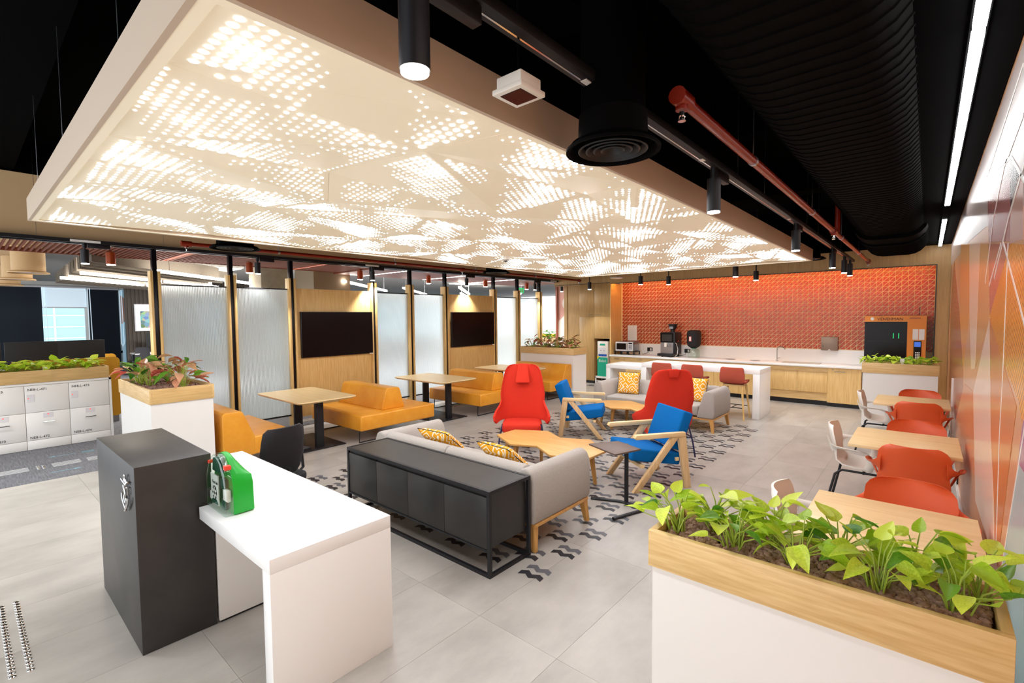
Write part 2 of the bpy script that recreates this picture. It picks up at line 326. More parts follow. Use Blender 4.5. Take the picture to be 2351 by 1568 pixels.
shapes = [('grey',[(2.4,3.1),(12.3,3.1),(12.3,2.76),(6.5,2.6),(4.8,2.5),(2.4,2.3)]),('brown',[(10.21,2.70),(8.02,1.92),(7.42,1.64),(11.08,1.79),(11.28,1.58),(10.90,2.39)]),('brown2',[(8.02,1.92),(6.76,1.32),(6.56,0.49),(10.32,0.74),(11.08,1.79)]),
('peach',[(8.25,2.76),(6.54,2.57),(6.14,1.92),(6.76,1.32),(8.02,1.92)]),('pale',[(6.54,2.57),(5.17,2.43),(5.21,1.46),(5.62,1.42),(6.14,1.92)]),
('tan',[(5.17,2.43),(4.47,2.35),(4.17,1.87),(5.17,1.47)]),('rose',[(4.47,2.35),(3.32,2.23),(4.18,1.88)]),('rose up',[(4.77,2.84),(3.42,2.65),(3.37,2.40),(3.32,2.24),(4.47,2.36)]),
('rose right',[(3.42,2.66),(2.97,2.47),(2.9,2.2),(3.34,2.23),(3.35,2.40)]),('pink',[(4.17,1.87),(3.98,1.53),(3.91,1.44),(3.41,0.63),(4.66,0.57),(5.27,1.27)]),
('orange',[(4.18,1.88),(3.32,2.23),(2.4,2.12),(2.4,1.3),(2.82,1.54),(3.48,1.67)]),('brown3',[(4.18,1.87),(3.48,1.67),(2.87,1.51),(2.99,1.27),(3.28,0.66),(3.81,1.20)]),
('blacktri',[(3.46,2.66),(3.09,2.51),(3.37,2.41)]),('teal',[(2.65,1.41),(2.2,1.2),(2.2,.2),(2.84,0.3),(3.11,0.71)]),('purple',[(2.67,1.49),(2.4,1.4),(2.4,1.3),(2.76,1.30)]),('brownlow',[(5.27,1.27),(4.66,0.57),(3.41,0.63),(6.78,0.02),(8.73,0.25),(6.43,1.21)])]
for n_,(c_,pl) in enumerate(shapes):
    m_ = mat('mural_'+c_, cols[c_], .2, spec=.3)
    if c_ == 'orange':
        k = NT('mural_orange_hatch'); tc = k.n('ShaderNodeTexCoord'); mp = k.n('ShaderNodeMapping'); mp.inputs['Rotation'].default_value = (R(38),0,0); k.l(tc.outputs['Object'], mp.inputs[0])
        wv = k.n('ShaderNodeTexWave', bands_direction='Z'); wv.inputs['Scale'].default_value = 10; k.l(mp.outputs[0], wv.inputs['Vector'])
        cr = k.n('ShaderNodeValToRGB'); cr.color_ramp.elements[0].position = .1; cr.color_ramp.elements[0].color = lin('#b86f2c'); cr.color_ramp.elements[1].position = .2; cr.color_ramp.elements[1].color = lin('#e2943f')
        k.l(wv.outputs['Fac'], cr.inputs[0]); k.l(cr.outputs[0], k.b.inputs['Base Color']); k.b.inputs['Roughness'].default_value = .2; k.b.inputs['Specular IOR Level'].default_value = .3; m_ = k.m
    MB().prism(pl, .2888-.00008*n_, .29, 0).build('mural_shape', m_, wr)
M['mural_line'] = mat('mural_white_line', '#efe9e4', .2)
for ln in ([(3.72,2.27),(4.29,2.07)],[(3.60,2.26),(3.01,1.98),(2.60,1.78)],[(3.40,2.24),(3.38,1.59),(3.41,1.28),(3.34,0.66)],[(4.78,2.85),(3.42,2.66),(2.6,2.3)],[(3.13,2.99),(4.78,2.85)],[(3.05,2.75),(3.71,2.68),(4.20,2.48),(4.6,2.1)],[(2.7,2.6),(3.42,2.37),(4.0,2.1)],[(2.5,1.66),(3.11,0.71)]):
    mb = MB()
    for a, b in zip(ln, ln[1:]):
        d = Vector((b[0]-a[0], b[1]-a[1])).normalized(); nn = Vector((-d.y,d.x))*(.009)
        mb.prism([(a[0]+nn.x,a[1]+nn.y),(b[0]+nn.x,b[1]+nn.y),(b[0]-nn.x,b[1]-nn.y),(a[0]-nn.x,a[1]-nn.y)], .2868, .2885, 0)
    mb.build('mural_line','mural_line',wr)
struct(MB().box(.27,8.86,.1,.289,8.97,1.0).build('trim_1','solid_white'))
struct(MB().box(.278,2.2,0,.289,11.69,.09).build('baseboard_right','white'))
# back wall: oak fascia, niche and tiles
wb = struct(MB().box(-8.44,11.7,2.78,.287,11.76,3.14).build('wall_back','fascia'))
struct(MB().box(-8.44,11.72,3.14,.287,11.78,4.1).build('wall_back_upper','black_matte'))
struct(MB().box(.1,11.7,.1,.287,12.3,2.78).build('trim_4','fascia'))
struct(MB().box(.1,11.71,0,.285,12.29,.1).build('baseboard_back','black'))
struct(MB().box(-6.58,11.7,.84,-6.55,12.3,2.78).build('trim_5','oak_z'))
struct(MB().box(-6.55,11.76,2.83,.1,12.3,2.86).build('trim_6','oak_x'))
MB().box(-6.55,11.69,2.77,.1,11.7,2.785).box(.09,11.69,.1,.105,11.7,2.785).box(-8.4,11.69,2.80,-6.58,11.7,2.812).build('trim_7','black'); struct(bpy.data.objects['trim_7'])
tag(MB().box(-6.5,11.765,2.795,.05,11.79,2.81).build('led_strip','led_warm'),'warm LED strip hidden under the top of the tiled niche','light strip')
wt = struct(MB().box(-6.6,12.3,0,.1,12.36,2.86).build('wall_back_tiled','grout'))
T = .1; gp = .0052
def tri(flip):
    a,b = gp, T-gp; q = .0075
    p = [(a+q*1.2,a),(b,a),(b,b-q*1.2)] if flip else [(a,a+q*1.2),(b-q*1.2,b),(a,b)]
    mb = MB(); n3 = [Vector((x,0,z)) for x,z in p]; ce = sum(n3, Vector())/3
    mb.rings([n3, [v+Vector((0,-.006,0)) for v in n3], [ce+(v-ce)*.9+Vector((0,-.009,0)) for v in n3]], True)
    return mb
tmes = [tri(f).mesh('tile','tile_orange') for f in (0,1)]
rest = MB(); cnt = 0; xr = .09
for i in range(67):
    for j in range(17):
        for f in (0,1):
            x = xr-T*(i+1); zz = 1.14+T*j
            if x < -6.56: continue
            hid = x > -1.0 and x+T < .02 and zz < 1.8
            if cnt < 300 and not hid: link('tile', tmes[f], wt, (x,12.3,zz)); cnt += 1
            else:
                t_ = tri(f); rest.add([(v[0]+x, v[1]+12.3, v[2]+zz) for v in t_.v], t_.f)
rt = rest.build('tiles','tile_orange',wt); rt['kind'] = 'stuff'
# passage wall beside the partition with its pink print
wf = struct(MB().box(-8.86,12.5,0,-7.56,12.6,2.9).build('wall_far','office_wall'))
MB().prism([(-8.85,1.75),(-8.45,2.1),(-8.45,2.88),(-8.85,2.88)], 12.495,12.5,1).build('mural_shape', mat('pink_print','#c9988f',.6), wf)
mb = MB().prism([(-8.46+.24*math.cos(R(a)), 2.3+.24*math.sin(R(a))) for a in range(0,360,15)], 12.49,12.496,1); mb.build('mural_disc','office_wall',wf)
for i in range(9): MB().box(-8.84+.075*i,12.494,.1,-8.82+.075*i,12.5,1.72).build('mural_stripe', mat('pale_stripe','#e8dcd4',.6) if i == 0 else bpy.data.materials['pale_stripe'], wf)
struct(MB().box(-8.93,12.44,0,-8.86,12.6,2.9).build('trim_2','slat_brown'))
struct(MB().box(-8.1,11.72,0,-8.0,12.5,2.8).build('trim_3','fascia'))
struct(MB().box(-8.0,11.74,0,-7.56,12.5,2.8).build('wall_back_left','fascia'))
for zc, body, lab in ((2.52,'Water Point','black and white water point sign above the pantry sign'),(2.15,'Pantry','black and white pantry sign with fork and spoon')):
    t = thing('wall_sign', lab, 'sign', (-8.36,12.49,zc)); MB().box(-.1,-.012,-.15,.1,0,.15).build('plate','paper',t,.004)
    text(body, .034, 'ink', t, (0,-.013,-.115), FACE_MY, align='CENTER')
    mb = MB()
    if zc > 2.4: mb.prism([(-.03,-.05),(.03,-.05),(.045,.04),(.03,.04),(.02,-.035),(-.02,-.035),(-.03,.04),(-.045,.04)],-.014,-.012,1); mb.prism([(0,.1),(.02,.06),(-.02,.06)],-.014,-.012,1)
    else:
        for s in (-.025,.025): mb.box(s-.005,-.014,-.07,s+.005,-.012,.03); mb.prism([(s+.02*math.cos(R(a)),.06+.035*math.sin(R(a))) for a in range(0,360,30)],-.014,-.012,1)
    mb.build('pictogram','ink',t)
# ------------------------------------------------------------------ luminous canopy
from mathutils import noise
CX0, CX1, CY0, CY1, CZ = -5.80, -1.42, .44, 9.02, 2.75
cn = thing('luminous_canopy','large suspended beige canopy with folded perforated panels glowing with dots','ceiling light',(0,0,0))
tp = 2.935
MB().box(CX0,CY0,CZ,CX1,CY0+.02,tp).build('side_panel','canopy_side',cn); MB().box(CX0,CY1-.02,CZ,CX1,CY1,tp).build('side_panel','canopy_side',cn)
MB().box(CX0,CY0+.02,CZ,CX0+.02,CY1-.02,tp).build('side_panel','canopy_side',cn); MB().box(CX1-.02,CY0+.02,CZ,CX1,CY1-.02,tp).build('side_panel','canopy_side',cn)
MB().box(CX0+.02,CY0+.02,CZ+.002,CX1-.02,CY0+.06,CZ+.008).box(CX0+.02,CY1-.06,CZ+.002,CX1-.02,CY1-.02,CZ+.008).box(CX0+.02,CY0+.06,CZ+.002,CX0+.06,CY1-.06,CZ+.008).box(CX1-.06,CY0+.06,CZ+.002,CX1-.02,CY1-.06,CZ+.008).build('rim','panel',cn)
MB().box(CX0+.02,CY0+.02,tp-.012,CX1-.02,CY1-.02,tp).build('top_cover','canopy_side',cn)
xs = [CX0+.05,-4.95,-4.15,-3.45,-2.8,-2.05,CX1-.05]; ys = [CY0+.05,1.7,3.05,4.4,5.75,7.3,CY1-.05]
def node(i,j):
    x, y = xs[i], ys[j]; z = CZ+.012
    if 0 < i < 6 and 0 < j < 6: x += .09*math.sin(i*2.3+j*1.7); y += .16*math.sin(i*1.9+j*2.6)
    if 0 < j < 6 and i in (0,6): y += .12*math.sin(i+j*2.1)
    if 0 < i < 6 and j in (0,6): x += .12*math.sin(i*1.3+j)
    if 0 < i < 6 and 0 < j < 6: z += .058 if (i+j) % 2 else 0
    elif (i+j) % 2: z += .03
    return Vector((x,y,z))
SP = .051
for i in range(6):
    for j in range(6):
        a,b,c,d = node(i,j),node(i+1,j),node(i+1,j+1),node(i,j+1)
        for tr in ((a,b,c),(a,c,d)) if (i*2+j) % 3 else ((a,b,d),(b,c,d)):
            ce = sum(tr, Vector())/3; sh = [p+(ce-p).normalized()*.0014 for p in tr]
            p = MB().rings([sh,[q+Vector((0,0,.006)) for q in sh]]).build('panel','panel',cn)
            nrm = (tr[1]-tr[0]).cross(tr[2]-tr[0]).normalized()
            if nrm.z > 0: nrm = -nrm
            e1 = (tr[1]-tr[0]).normalized(); e2 = nrm.cross(e1); mb = MB()
            inn = [p_+(ce-p_)*.09 for p_ in tr]
            x0_,x1_ = min(q.x for q in inn),max(q.x for q in inn); y0_,y1_ = min(q.y for q in inn),max(q.y for q in inn)
            def inside(x,y):
                s_ = []
                for q in range(3):
                    u, v = inn[q], inn[(q+1)%3]; s_.append((v.x-u.x)*(y-u.y)-(v.y-u.y)*(x-u.x))
                return all(t >= 0 for t in s_) or all(t <= 0 for t in s_)
            ph = (i*7+j*3) % 5
            for gi in range(int(x0_/SP)-1,int(x1_/SP)+2):
                for gj in range(int(y0_/SP*1.06)-1,int(y1_/SP*1.06)+2):
                    x = gi*SP+(SP/2 if gj % 2 else 0); y = gj*SP/1.06
                    if not inside(x,y): continue
                    v = noise.noise(Vector((x*1.5+ph*3.1,y*1.5,ph*2.7)))*.7+.33*math.sin((x*.8+y)*6+ph)+.37
                    v += .45*noise.noise(Vector((x*8,y*8,3)))
                    r_ = .0205*max(0,min(1,v))
                    if r_ < .0042: continue
                    zz = tr[0].z-(nrm.x*(x-tr[0].x)+nrm.y*(y-tr[0].y))/nrm.z; cc = Vector((x,y,zz))+nrm*.0015
                    mb.add([cc+(e1*math.cos(2*PI*q/10)+e2*math.sin(2*PI*q/10))*r_ for q in range(10)], [tuple(range(10))])
            if mb.v: o = mb.build('backlit_dots','dot',p); o['kind'] = 'stuff'
for x,y in ((-5.6,.5),(-4.2,.5),(-2.6,.5),(-5.7,3),(-5.7,6)): MB().cyl((x,y,tp-.01),(x,y,4.1),.0025,n=5).build('hanger_wire','steel',cn)
# ------------------------------------------------------------------ partition along the left side
PX = -8.44; py_ = [1.9,2.9,3.86,5.49,6.41,7.4,9.04,9.98,10.95]
for i,y in enumerate(py_):
    nth = ORD[i]
    p = thing('partition_post','dark steel partition post clad in oak, %s from the locker end' % nth,'post',(PX,y,0))
    MB().box(-.045,-.028,0,.045,.028,2.9).build('steel_channel','post',p,.003)
    for s in (-1,1): MB().box(-.075,s*.03,.0,.075,s*.062,2.6).build('oak_cladding','oak_z',p,.002)
bays = ['g','g','w','g','g','w','g','g']; gi = 0; wi = 0
for i,kd in enumerate(bays):
    y0,y1 = py_[i]+.066,py_[i+1]-.066; yc = (y0+y1)/2
    if kd == 'g':
        g = thing('reeded_glass_panel','frosted reeded glass panel with black rails, %s glass from the locker end' % ORD[gi],'glass panel',(PX,yc,0)); gi += 1
        h = (y1-y0)/2
        mb = MB(); nr = max(8,round(2*h/.021)); sg = 6; fr = []; bk_ = []
        for q in range(nr*sg+1):
            yy = -h+2*h*q/(nr*sg); fr.append((.0035+.0035*abs(math.sin(PI*q/sg)),yy)); bk_.append((-.004,yy))
        mb.prism(fr+bk_[::-1],.215,2.40).build('pane','reeded',g)
        MB().box(-.014,-h,.19,.014,h,.215).build('rail','black',g); MB().box(-.014,-h,2.40,.014,h,2.42).build('rail','black',g)
    else:
        h = (y1-y0)/2
        g = thing('oak_panel','oak veneer panel behind the %s television' % ('first' if wi == 0 else 'second'),'wall panel',(PX,yc,0))
        MB().box(-.025,-h,.15,.025,h,2.43).build('board','oak_z',g,.002)
        t = thing('television','large black wall mounted television on the %s oak panel' % ('nearer' if wi == 0 else 'farther'),'television',(PX+.055,yc+.02,1.61)); wi += 1
        MB().box(.0,-.72,-.41,.045,.72,.41).build('housing','black',t,.004)
        MB().box(.045,-.708,-.398,.048,.708,.398).build('screen','screen_black',t)
        MB().box(-.029,-.3,-.2,0,.3,.2).build('wall_bracket','black',t)
        MB().box(.046,.64,-.416,.05,.715,-.398).build('sticker','paper',t)
# rails, pipes and fittings over the partition
rl = thing('lighting_track','long black lighting track above the glass partition','track',(-8.31,6.2,2.925)); MB().box(-.03,-6.4,-.022,.03,6.6,.022).build('rail','black',rl)
for y in (-5.5,-4.2,-2.6,-1,1,2.6,4.4,6.1): MB().cyl((0,y,.02),(0,y,1.1),.002,n=5).build('hanger_wire','steel',rl)
for y in (-5.2,-.95,5.1): MB().box(.03,y,-.016,.033,y+.3,.014).build('rating_label','paper',rl)
struct(MB().box(PX-.035,-.4,2.9,PX+.035,12.4,2.95).build('trim_8','post'))
# small fittings
def track_head(x,y,zb,zt,label,power,r=.045,h=.235,box=True,group=None,colr='black',trackz=2.93,emit=None,lit=True):
    t = thing('track_spotlight',label,'spotlight',(x,y,zb),0,group)
    MB().cyl((0,0,.012),(0,0,h),r,n=20).build('lamp_body',colr,t,smooth=True)
    MB().cyl((0,0,.004),(0,0,.013),r*.9,n=20).build('lens','lens',t)
    MB().cyl((0,0,h),(0,0,trackz-zb-.03),.013,n=8).cyl((0,0,trackz-zb-.09),(0,0,trackz-zb-.02),.024,n=12).build('stem',colr,t,smooth=True)
    if box: MB().box(-.022,.03,trackz-zb-.085,.022,.26,trackz-zb-.025).build('driver_box',colr,t,.004)
    if lit: spot((x,y,zb-.01),power)
    return t
RT = -1.14
rk = thing('lighting_track','long black lighting track beside the canopy with a bright edge','track',(RT,5.2,2.93)); MB().box(-.035,-6,-.022,.035,6.3,.022).build('rail','black',rk,.003)
MB().box(-.012,-6,-.024,-.004,6.3,-.021).build('conductor_strip','chrome',rk)
for y in (-4.1,-3.3,-1.2,-.4,1.6,2.4,4.6): MB().cyl((0,y,.02),(0,y,1.15),.002,n=5).build('hanger_wire','steel',rk)
for y in (-3.4,-2.0,.6): MB().box(-.015,y,-.026,.015,y+.05,-.022).build('rating_label','paper',rk)
for i,(y,lab) in enumerate(((.9,'black track spotlight shining brightly at the near end of the canopy'),(3.46,'black track spotlight on the right track, second from camera'),(6.18,'black track spotlight on the right track, third from camera'),(8.9,'black track spotlight on the right track, fourth from camera'))):
    track_head(RT,y,2.6,2.93,lab,28,box=True)
for (x,y,lab) in ((RT,10.3,'black spotlight in the far cluster below the duct end, nearer one'),(RT,11.1,'black spotlight in the far cluster below the duct end, farther one')): track_head(x,y,2.61,2.93,lab,45,box=False)
for (x,y,lab) in ((-6.85,11.1,'small black pendant spotlight in front of the tall cupboards'),(-5.0,10.3,'small black pendant spotlight over the coffee machine, left one'),(-4.55,10.8,'small black pendant spotlight over the coffee machine, right one'),(-2.75,9.6,'small black pendant spotlight over the bar, left one'),(-2.72,10.9,'small black pendant spotlight over the bar, right one')):
    track_head(x,y,2.6,2.93,lab,45,.05,.2,box=False,trackz=4.13)
ps = [(1.14,'by the lockers'),(3.27,'above the second glass panel'),(5.42,'above the first television panel'),(7.98,'above the second television panel'),(10.6,'by the exit sign'),(11.9,'at the far end of the partition')]
for y,w in ps: track_head(-8.31,y,2.63,2.93,'black track spotlight '+w+' on the partition track',60,.045,.19)
for y,w in ((1.56,'nearest the lockers'),(3.5,'behind the second glass panel'),(5.73,'behind the first television panel'),(7.6,'behind the second television panel'),(9.6,'behind the far glass panels'),(11.4,'near the pantry wall')):
    track_head(-9.25,y,2.72,2.93,'copper coloured cylinder downlight under the slatted raft '+w,14,.06,.19,box=False,colr='copper',trackz=2.97)
def pipe(name,x,z,y0,y1,label,ysp,r=.028):
    p = thing(name,label,'pipe',(x,y0,z)); MB().cyl((0,0,0),(0,y1-y0,0),r,n=14).build('pipe_run','red_pipe',p,smooth=True)
    for i,yy in enumerate(ysp):
        MB().cyl((0,yy-.06,0),(0,yy+.06,0),r*1.45,n=14).cyl((0,yy,0),(0,yy,-.05),r*1.05,n=12).build('fitting','red_pipe',p,smooth=True)
        MB().cyl((0,yy,-.05),(0,yy,-.075),.012,n=8).cyl((0,yy,-.075),(0,yy,-.095),.004,n=6).cyl((0,yy,-.095),(0,yy,-.1),.018,n=12).tube([(.01,yy,-.07),(.014,yy,-.085),(.004,yy,-.096)],.003,5).tube([(-.01,yy,-.07),(-.014,yy,-.085),(-.004,yy,-.096)],.003,5).build('sprinkler_head','chrome',p,smooth=True)
    for yy in [1.2+2.1*q for q in range(int((y1-y0)/2.1))]:
        MB().cyl((0,yy,r),(0,yy,1.15),.004,n=5).cyl((0,yy-.015,0),(0,yy+.015,0),r*1.12,n=14).build('pipe_hanger','steel',p)
    return p
pr_ = pipe('sprinkler_pipe',-.89,2.9,2.25,11.5,'glossy red sprinkler pipe running beside the black duct',(0.0,4.75,9.2))
MB().cyl((0,5.05,0),(0,5.05,1.2),.03,n=14).build('riser','red_pipe',pr_,smooth=True)
pipe('sprinkler_pipe',-7.47,2.905,2.05,11.6,'dark red sprinkler pipe above the glass partition',(0.0,5.0,9.5),.026)
p2 = thing('sprinkler_pipe','short dark red pipe in the black ceiling by the rating sticker','pipe',(-1.6,1.5,3.6)); MB().cyl((-.5,.3,0),(.6,.3,0),.025,n=10).build('pipe_run','red_pipe',p2,smooth=True)
def diffuser(x,y,z,r,label):
    d = thing('air_diffuser',label,'air vent',(x,y,z))
    MB().lathe([(r*.72,.16),(r*.74,.05),(r,.012),(r,.0),(r*.93,.004),(r*.86,.03)],(0,0,0),36).build('flange','duct',d,smooth=True)
    for q in (.74,.58,.42,.26): MB().lathe([(r*q,.0),(r*(q-.03),-.004),(r*(q-.14),.03),(r*(q-.13),.034),(r*(q-.0),.006)],(0,0,0.006),36).build('ring_blade','black',d,smooth=True)
    MB().cyl((0,0,.03),(0,0,.034),r*.9,n=36).build('back_plate','black_matte',d)
    MB().cyl((0,0,.05),(0,0,4.1-z),r*.68,n=32).build('neck_duct','black_matte',d,smooth=True); return d
diffuser(-1.10,1.98,2.64,.21,'round black air diffuser hanging beside the canopy edge')
diffuser(-7.05,2.5,2.84,.3,'round black air diffuser above the second glass panel'); diffuser(-7.0,7.6,2.83,.3,'round black air diffuser above the second television')
diffuser(-1.65,9.8,2.85,.3,'round black air diffuser beyond the far canopy corner')
b = thing('sensor_box','small square white sensor box hanging beside the canopy','sensor',(-1.2,1.44,2.735))
MB().box(-.06,-.06,.02,.06,.06,.065).build('housing','white_plastic',b,.004); MB().box(-.072,-.072,0,.072,.072,.02).build('frame','white_plastic',b,.003)
MB().box(-.05,-.05,-.002,.05,.05,.001).build('window','screen_black',b); MB().cyl((0,0,.06),(0,0,1.37),.006,n=6).build('drop_rod','black_matte',b)
d = thing('smoke_detector','small round cream detector under the canopy panels','smoke detector',(-4.6,5.2,2.70)); MB().lathe([(.0,.0),(.03,.002),(.055,.02),(.06,.06),(.04,.075)],(0,0,0),24).build('housing','white_plastic',d,smooth=True)
MB().cyl((0,0,-.012),(0,0,.004),.028,n=14).build('sensor_window','black',d)
d = thing('ceiling_disc','round white disc fitting near the far left canopy corner','wifi unit',(-5.75,10.55,2.8)); MB().lathe([(.0,0),(.12,.003),(.16,.02),(.15,.04),(0,.045)],(0,0,0),28).build('housing','white_plastic',d,smooth=True); MB().cyl((0,0,.04),(0,0,1.3),.006,n=6).build('drop_rod','steel',d)
b = thing('air_unit','black ceiling air unit with a printed rating sticker','air conditioner',(-1.6,1.2,3.32)); MB().box(-.55,-.8,0,.35,.9,.45).build('housing','black_matte',b)
MB().box(-.12,.24,-.003,-.02,.42,0).build('rating_sticker','paper',b)
mb = MB()
for q in range(7): mb.box(-.112,.255+.022*q,-.0042,-.112+.06+.02*((q*5)%3)/2,.262+.022*q,-.003)
mb.build('sticker_print','ink',b)
# spiral duct
dc = thing('spiral_duct','huge black flat oval spiral duct along the right of the ceiling','duct',(-.45,0,3.24))
def oval(y,hw,hh,zc=0):
    out = []
    for cx_,a0 in ((hw-hh,-90),(-(hw-hh),90)):
        for q in range(10): a = R(a0+20*q); out.append((cx_+hh*math.cos(a),y,zc+hh*math.sin(a)))
    return out
rs = []; y = .1
while y < 8.75:
    rs.append(oval(y,.40,.225)); rs.append(oval(y+.09,.40,.225)); rs.append(oval(y+.095,.406,.231)); rs.append(oval(y+.105,.406,.231)); y += .11
MB().rings(rs).build('duct_run','duct',dc,smooth=True)
MB().rings([oval(8.75,.43,.25,-.03),oval(9.1,.43,.26,-.05)]).build('collar','duct',dc,smooth=True)
rs = []; y = 9.1
while y < 10.65: rs += [oval(y,.42,.25,-.09),oval(y+.05,.42,.25,-.09),oval(y+.055,.425,.255,-.09),oval(y+.06,.425,.255,-.09)]; y += .065
MB().rings(rs).build('duct_end','duct',dc,smooth=True)
for yy in (1.5,4,6.5,9): MB().cyl((-.4,yy,0),(-.4,yy,.86),.005,n=5).cyl((.4,yy,0),(.4,yy,.86),.005,n=5).build('hanger_rod','black_matte',dc)
# linear lamp by the mural
ll = thing('linear_light','long white linear lamp on the black soffit above the mural','ceiling light',(.13,0,3.09))
for a,b2 in ((.3,1.4),(1.46,2.86),(2.91,4.03),(4.08,5.10),(5.14,6.15),(6.19,7.27),(8.42,11.55)): MB().box(-.022,a,.0,.022,b2,.018).build('tube_segment','led_white',ll)
MB().box(-.03,.3,.018,.03,11.6,.04).build('housing','black_matte',ll)
# exit sign
ex = thing('exit_sign','green and white hanging exit sign beyond the far glass panels','sign',(-8.95,10.75,2.66)); MB().box(-.012,-.13,-.07,.012,.13,.07).build('panel',mat('exit_green','#17a45c',.4,emit='#17a45c',es=.9),ex)
MB().prism([(-.1,-.02),(-.1,.02),(-.05,.02),(-.05,.045),(0,0),(-.05,-.045),(-.05,-.02)],.012,.014,0).box(.012,.03,-.05,.014,.08,.05).build('pictogram','paper',ex); MB().cyl((0,0,.07),(0,0,.3),.006,n=6).build('drop_rod','steel',ex)
# ------------------------------------------------------------------ planters
def boxplanter(name,label,x0,x1,y0,y1,h,wood_h=.17,base=True,axis='x',wall=.025,z0=0):
    t = thing(name,label,'planter',(0,0,0)); m_ = 'oak_'+axis
    if base: MB().box(x0+.012,y0+.012,z0,x1-.012,y1-.012,h-wood_h).build('base','white',t)
    zb = h-wood_h
    MB().box(x0,y0,zb,x1,y0+wall,h).build('side_board','oak_x',t,.0015); MB().box(x0,y1-wall,zb,x1,y1,h).build('side_board','oak_x',t,.0015)
    MB().box(x0,y0+wall,zb,x0+wall,y1-wall,h).build('end_board','oak_y',t,.0015); MB().box(x1-wall,y0+wall,zb,x1,y1-wall,h).build('end_board','oak_y',t,.0015)
    MB().box(x0+wall,y0+wall,zb+.002,x1-wall,y1-wall,h-.055).build('soil','soil',t); return t
bmI = bmesh.new(); bmesh.ops.create_icosphere(bmI, subdivisions=2, radius=1)
ICO_V = [v.co.copy() for v in bmI.verts]; ICO_F = [tuple(v.index for v in f.verts) for f in bmI.faces]; bmI.free()
bmI = bmesh.new(); bmesh.ops.create_icosphere(bmI, subdivisions=1, radius=1)
ICO1_V = [v.co.copy() for v in bmI.verts]; ICO1_F = [tuple(v.index for v in f.verts) for f in bmI.faces]; bmI.free()
def pebbles(par,x0,x1,y0,y1,z,r,n,singles=0):
    g = random.Random(5); pm = []
    for q in range(5):
        mb = MB(); mb.add([v*(1+.22*noise.noise(v*1.6+Vector((q*9,0,0))))*1 for v in ICO_V], ICO_F); pm.append(mb.mesh('pebble','pebble',smooth=True))
    mb = MB()
    for q in range(n):
        rr = r*g.uniform(.75,1.2); x = g.uniform(x0+rr,x1-rr); y = g.uniform(y0+rr,y1-rr); zz = z+g.uniform(-.3,.5)*r
        if q < singles: link('pebble',pm[q%5],par,(x,y,zz),(g.uniform(0,6),g.uniform(0,6),g.uniform(0,6)),(rr,rr*.85,rr*.8))
        else:
            mt_ = Matrix.Rotation(g.uniform(0,6),3,'Z')@Matrix.Rotation(g.uniform(0,6),3,'X')
            mb.add([Vector((x,y,zz))+mt_@Vector((v.x*rr,v.y*rr*.85,v.z*rr*.75)) for v in ICO1_V], ICO1_F)
    if mb.v: o = mb.build('pebbles','pebble',par,smooth=True); o['kind'] = 'stuff'
def leafmesh(name,L,Wd,m,heart=True,curl=.25,fold=.18):
    n = 9; vs = []; fs = []
    for i in range(n):
        t = i/(n-1); w = (math.sin(PI*min(1,t**.62))**.85)*(1-.25*t) if heart else math.sin(PI*t**.8)
        w = w*Wd/2 if 0 < i < n-1 else .0005
        y = L*t; z = -curl*L*(t**2)
        back = -.06*L*math.sin(PI*min(1,t*2.2)) if heart and t < .45 else 0
        vs += [(-w,y+back*1.2,z+fold*w*2),(-w*.5,y+back*.5,z+fold*w*.8),(0,y,z),(w*.5,y+back*.5,z+fold*w*.8),(w,y+back*1.2,z+fold*w*2)]
    for i in range(n-1):
        for q in range(4): fs.append((i*5+q,i*5+q+1,(i+1)*5+q+1,(i+1)*5+q))
    return MB().add(vs,fs).mesh(name,m,smooth=True)
LV = [leafmesh('leaf',1,.72,'leaf',True,.22,.16),leafmesh('leaf',1,.64,'leaf',True,.4,.22),leafmesh('leaf',1,.78,'leaf',True,.1,.1),leafmesh('leaf',1,.66,'leaf_dark',True,.25,.18)]
LP = [leafmesh('leaf',1,.5,'leaf_pink',False,.3,.2),leafmesh('leaf',1,.44,'leaf_mix',False,.35,.25),leafmesh('leaf',1,.5,'leaf_pink',False,.15,.12),leafmesh('leaf',1,.42,'leaf_dark',False,.3,.2)]
def plant(name,label,loc,n,size,hgt,spread,kind='p',seed=0,group=None,bias=(0,0),stemr=.0025):
    g = random.Random(seed); t = thing(name,label,'plant',loc,0,group); st = MB(); pool = {'p':LV,'a':LP,'d':[LV[3]]*4}[kind]
    for q in range(n):
        a = 2*PI*q/n*1.618*1.0+g.uniform(-.4,.4); f = (q+.5)/n
        rr = spread*(.25+.75*math.sqrt(f))*g.uniform(.7,1.1); h = hgt*(1-(.55 if kind == 'p' else .85)*f)*g.uniform(.75,1.15)
        p0 = Vector((g.uniform(-.02,.02),g.uniform(-.02,.02),-.01)); p2 = Vector((rr*math.cos(a)+bias[0]*f,rr*math.sin(a)*.8+bias[1]*f,max(.02,h)))
        p1 = p0*.4+p2*.45+Vector((0,0,.3*h)); st.tube([p0,p1*.7+p0*.3,p1,p2],[stemr*1.2,stemr,stemr,stemr*.7],5)
        s = size*g.uniform(.7,1.15); me = pool[3] if g.random() < (.12 if kind == 'p' else .2) else pool[g.randrange(3)]
        out = math.atan2(math.sin(a)*.8,math.cos(a))-PI/2+g.uniform(-.7,.7)
        link('leaf',me,t,p2,(R(g.uniform(-28,50)),R(g.uniform(-30,30)),out),s)
    st.build('stems','stem',t,smooth=True); return t
def stake(par_label,loc,rz=0):
    t = thing('plant_tag',par_label,'plant tag',loc,rz); MB().box(-.015,-.001,-.04,.015,.001,.0).build('stake','white_plastic',t); MB().box(-.028,-.0015,0,.028,.0015,.06).build('card','paper',t); return t
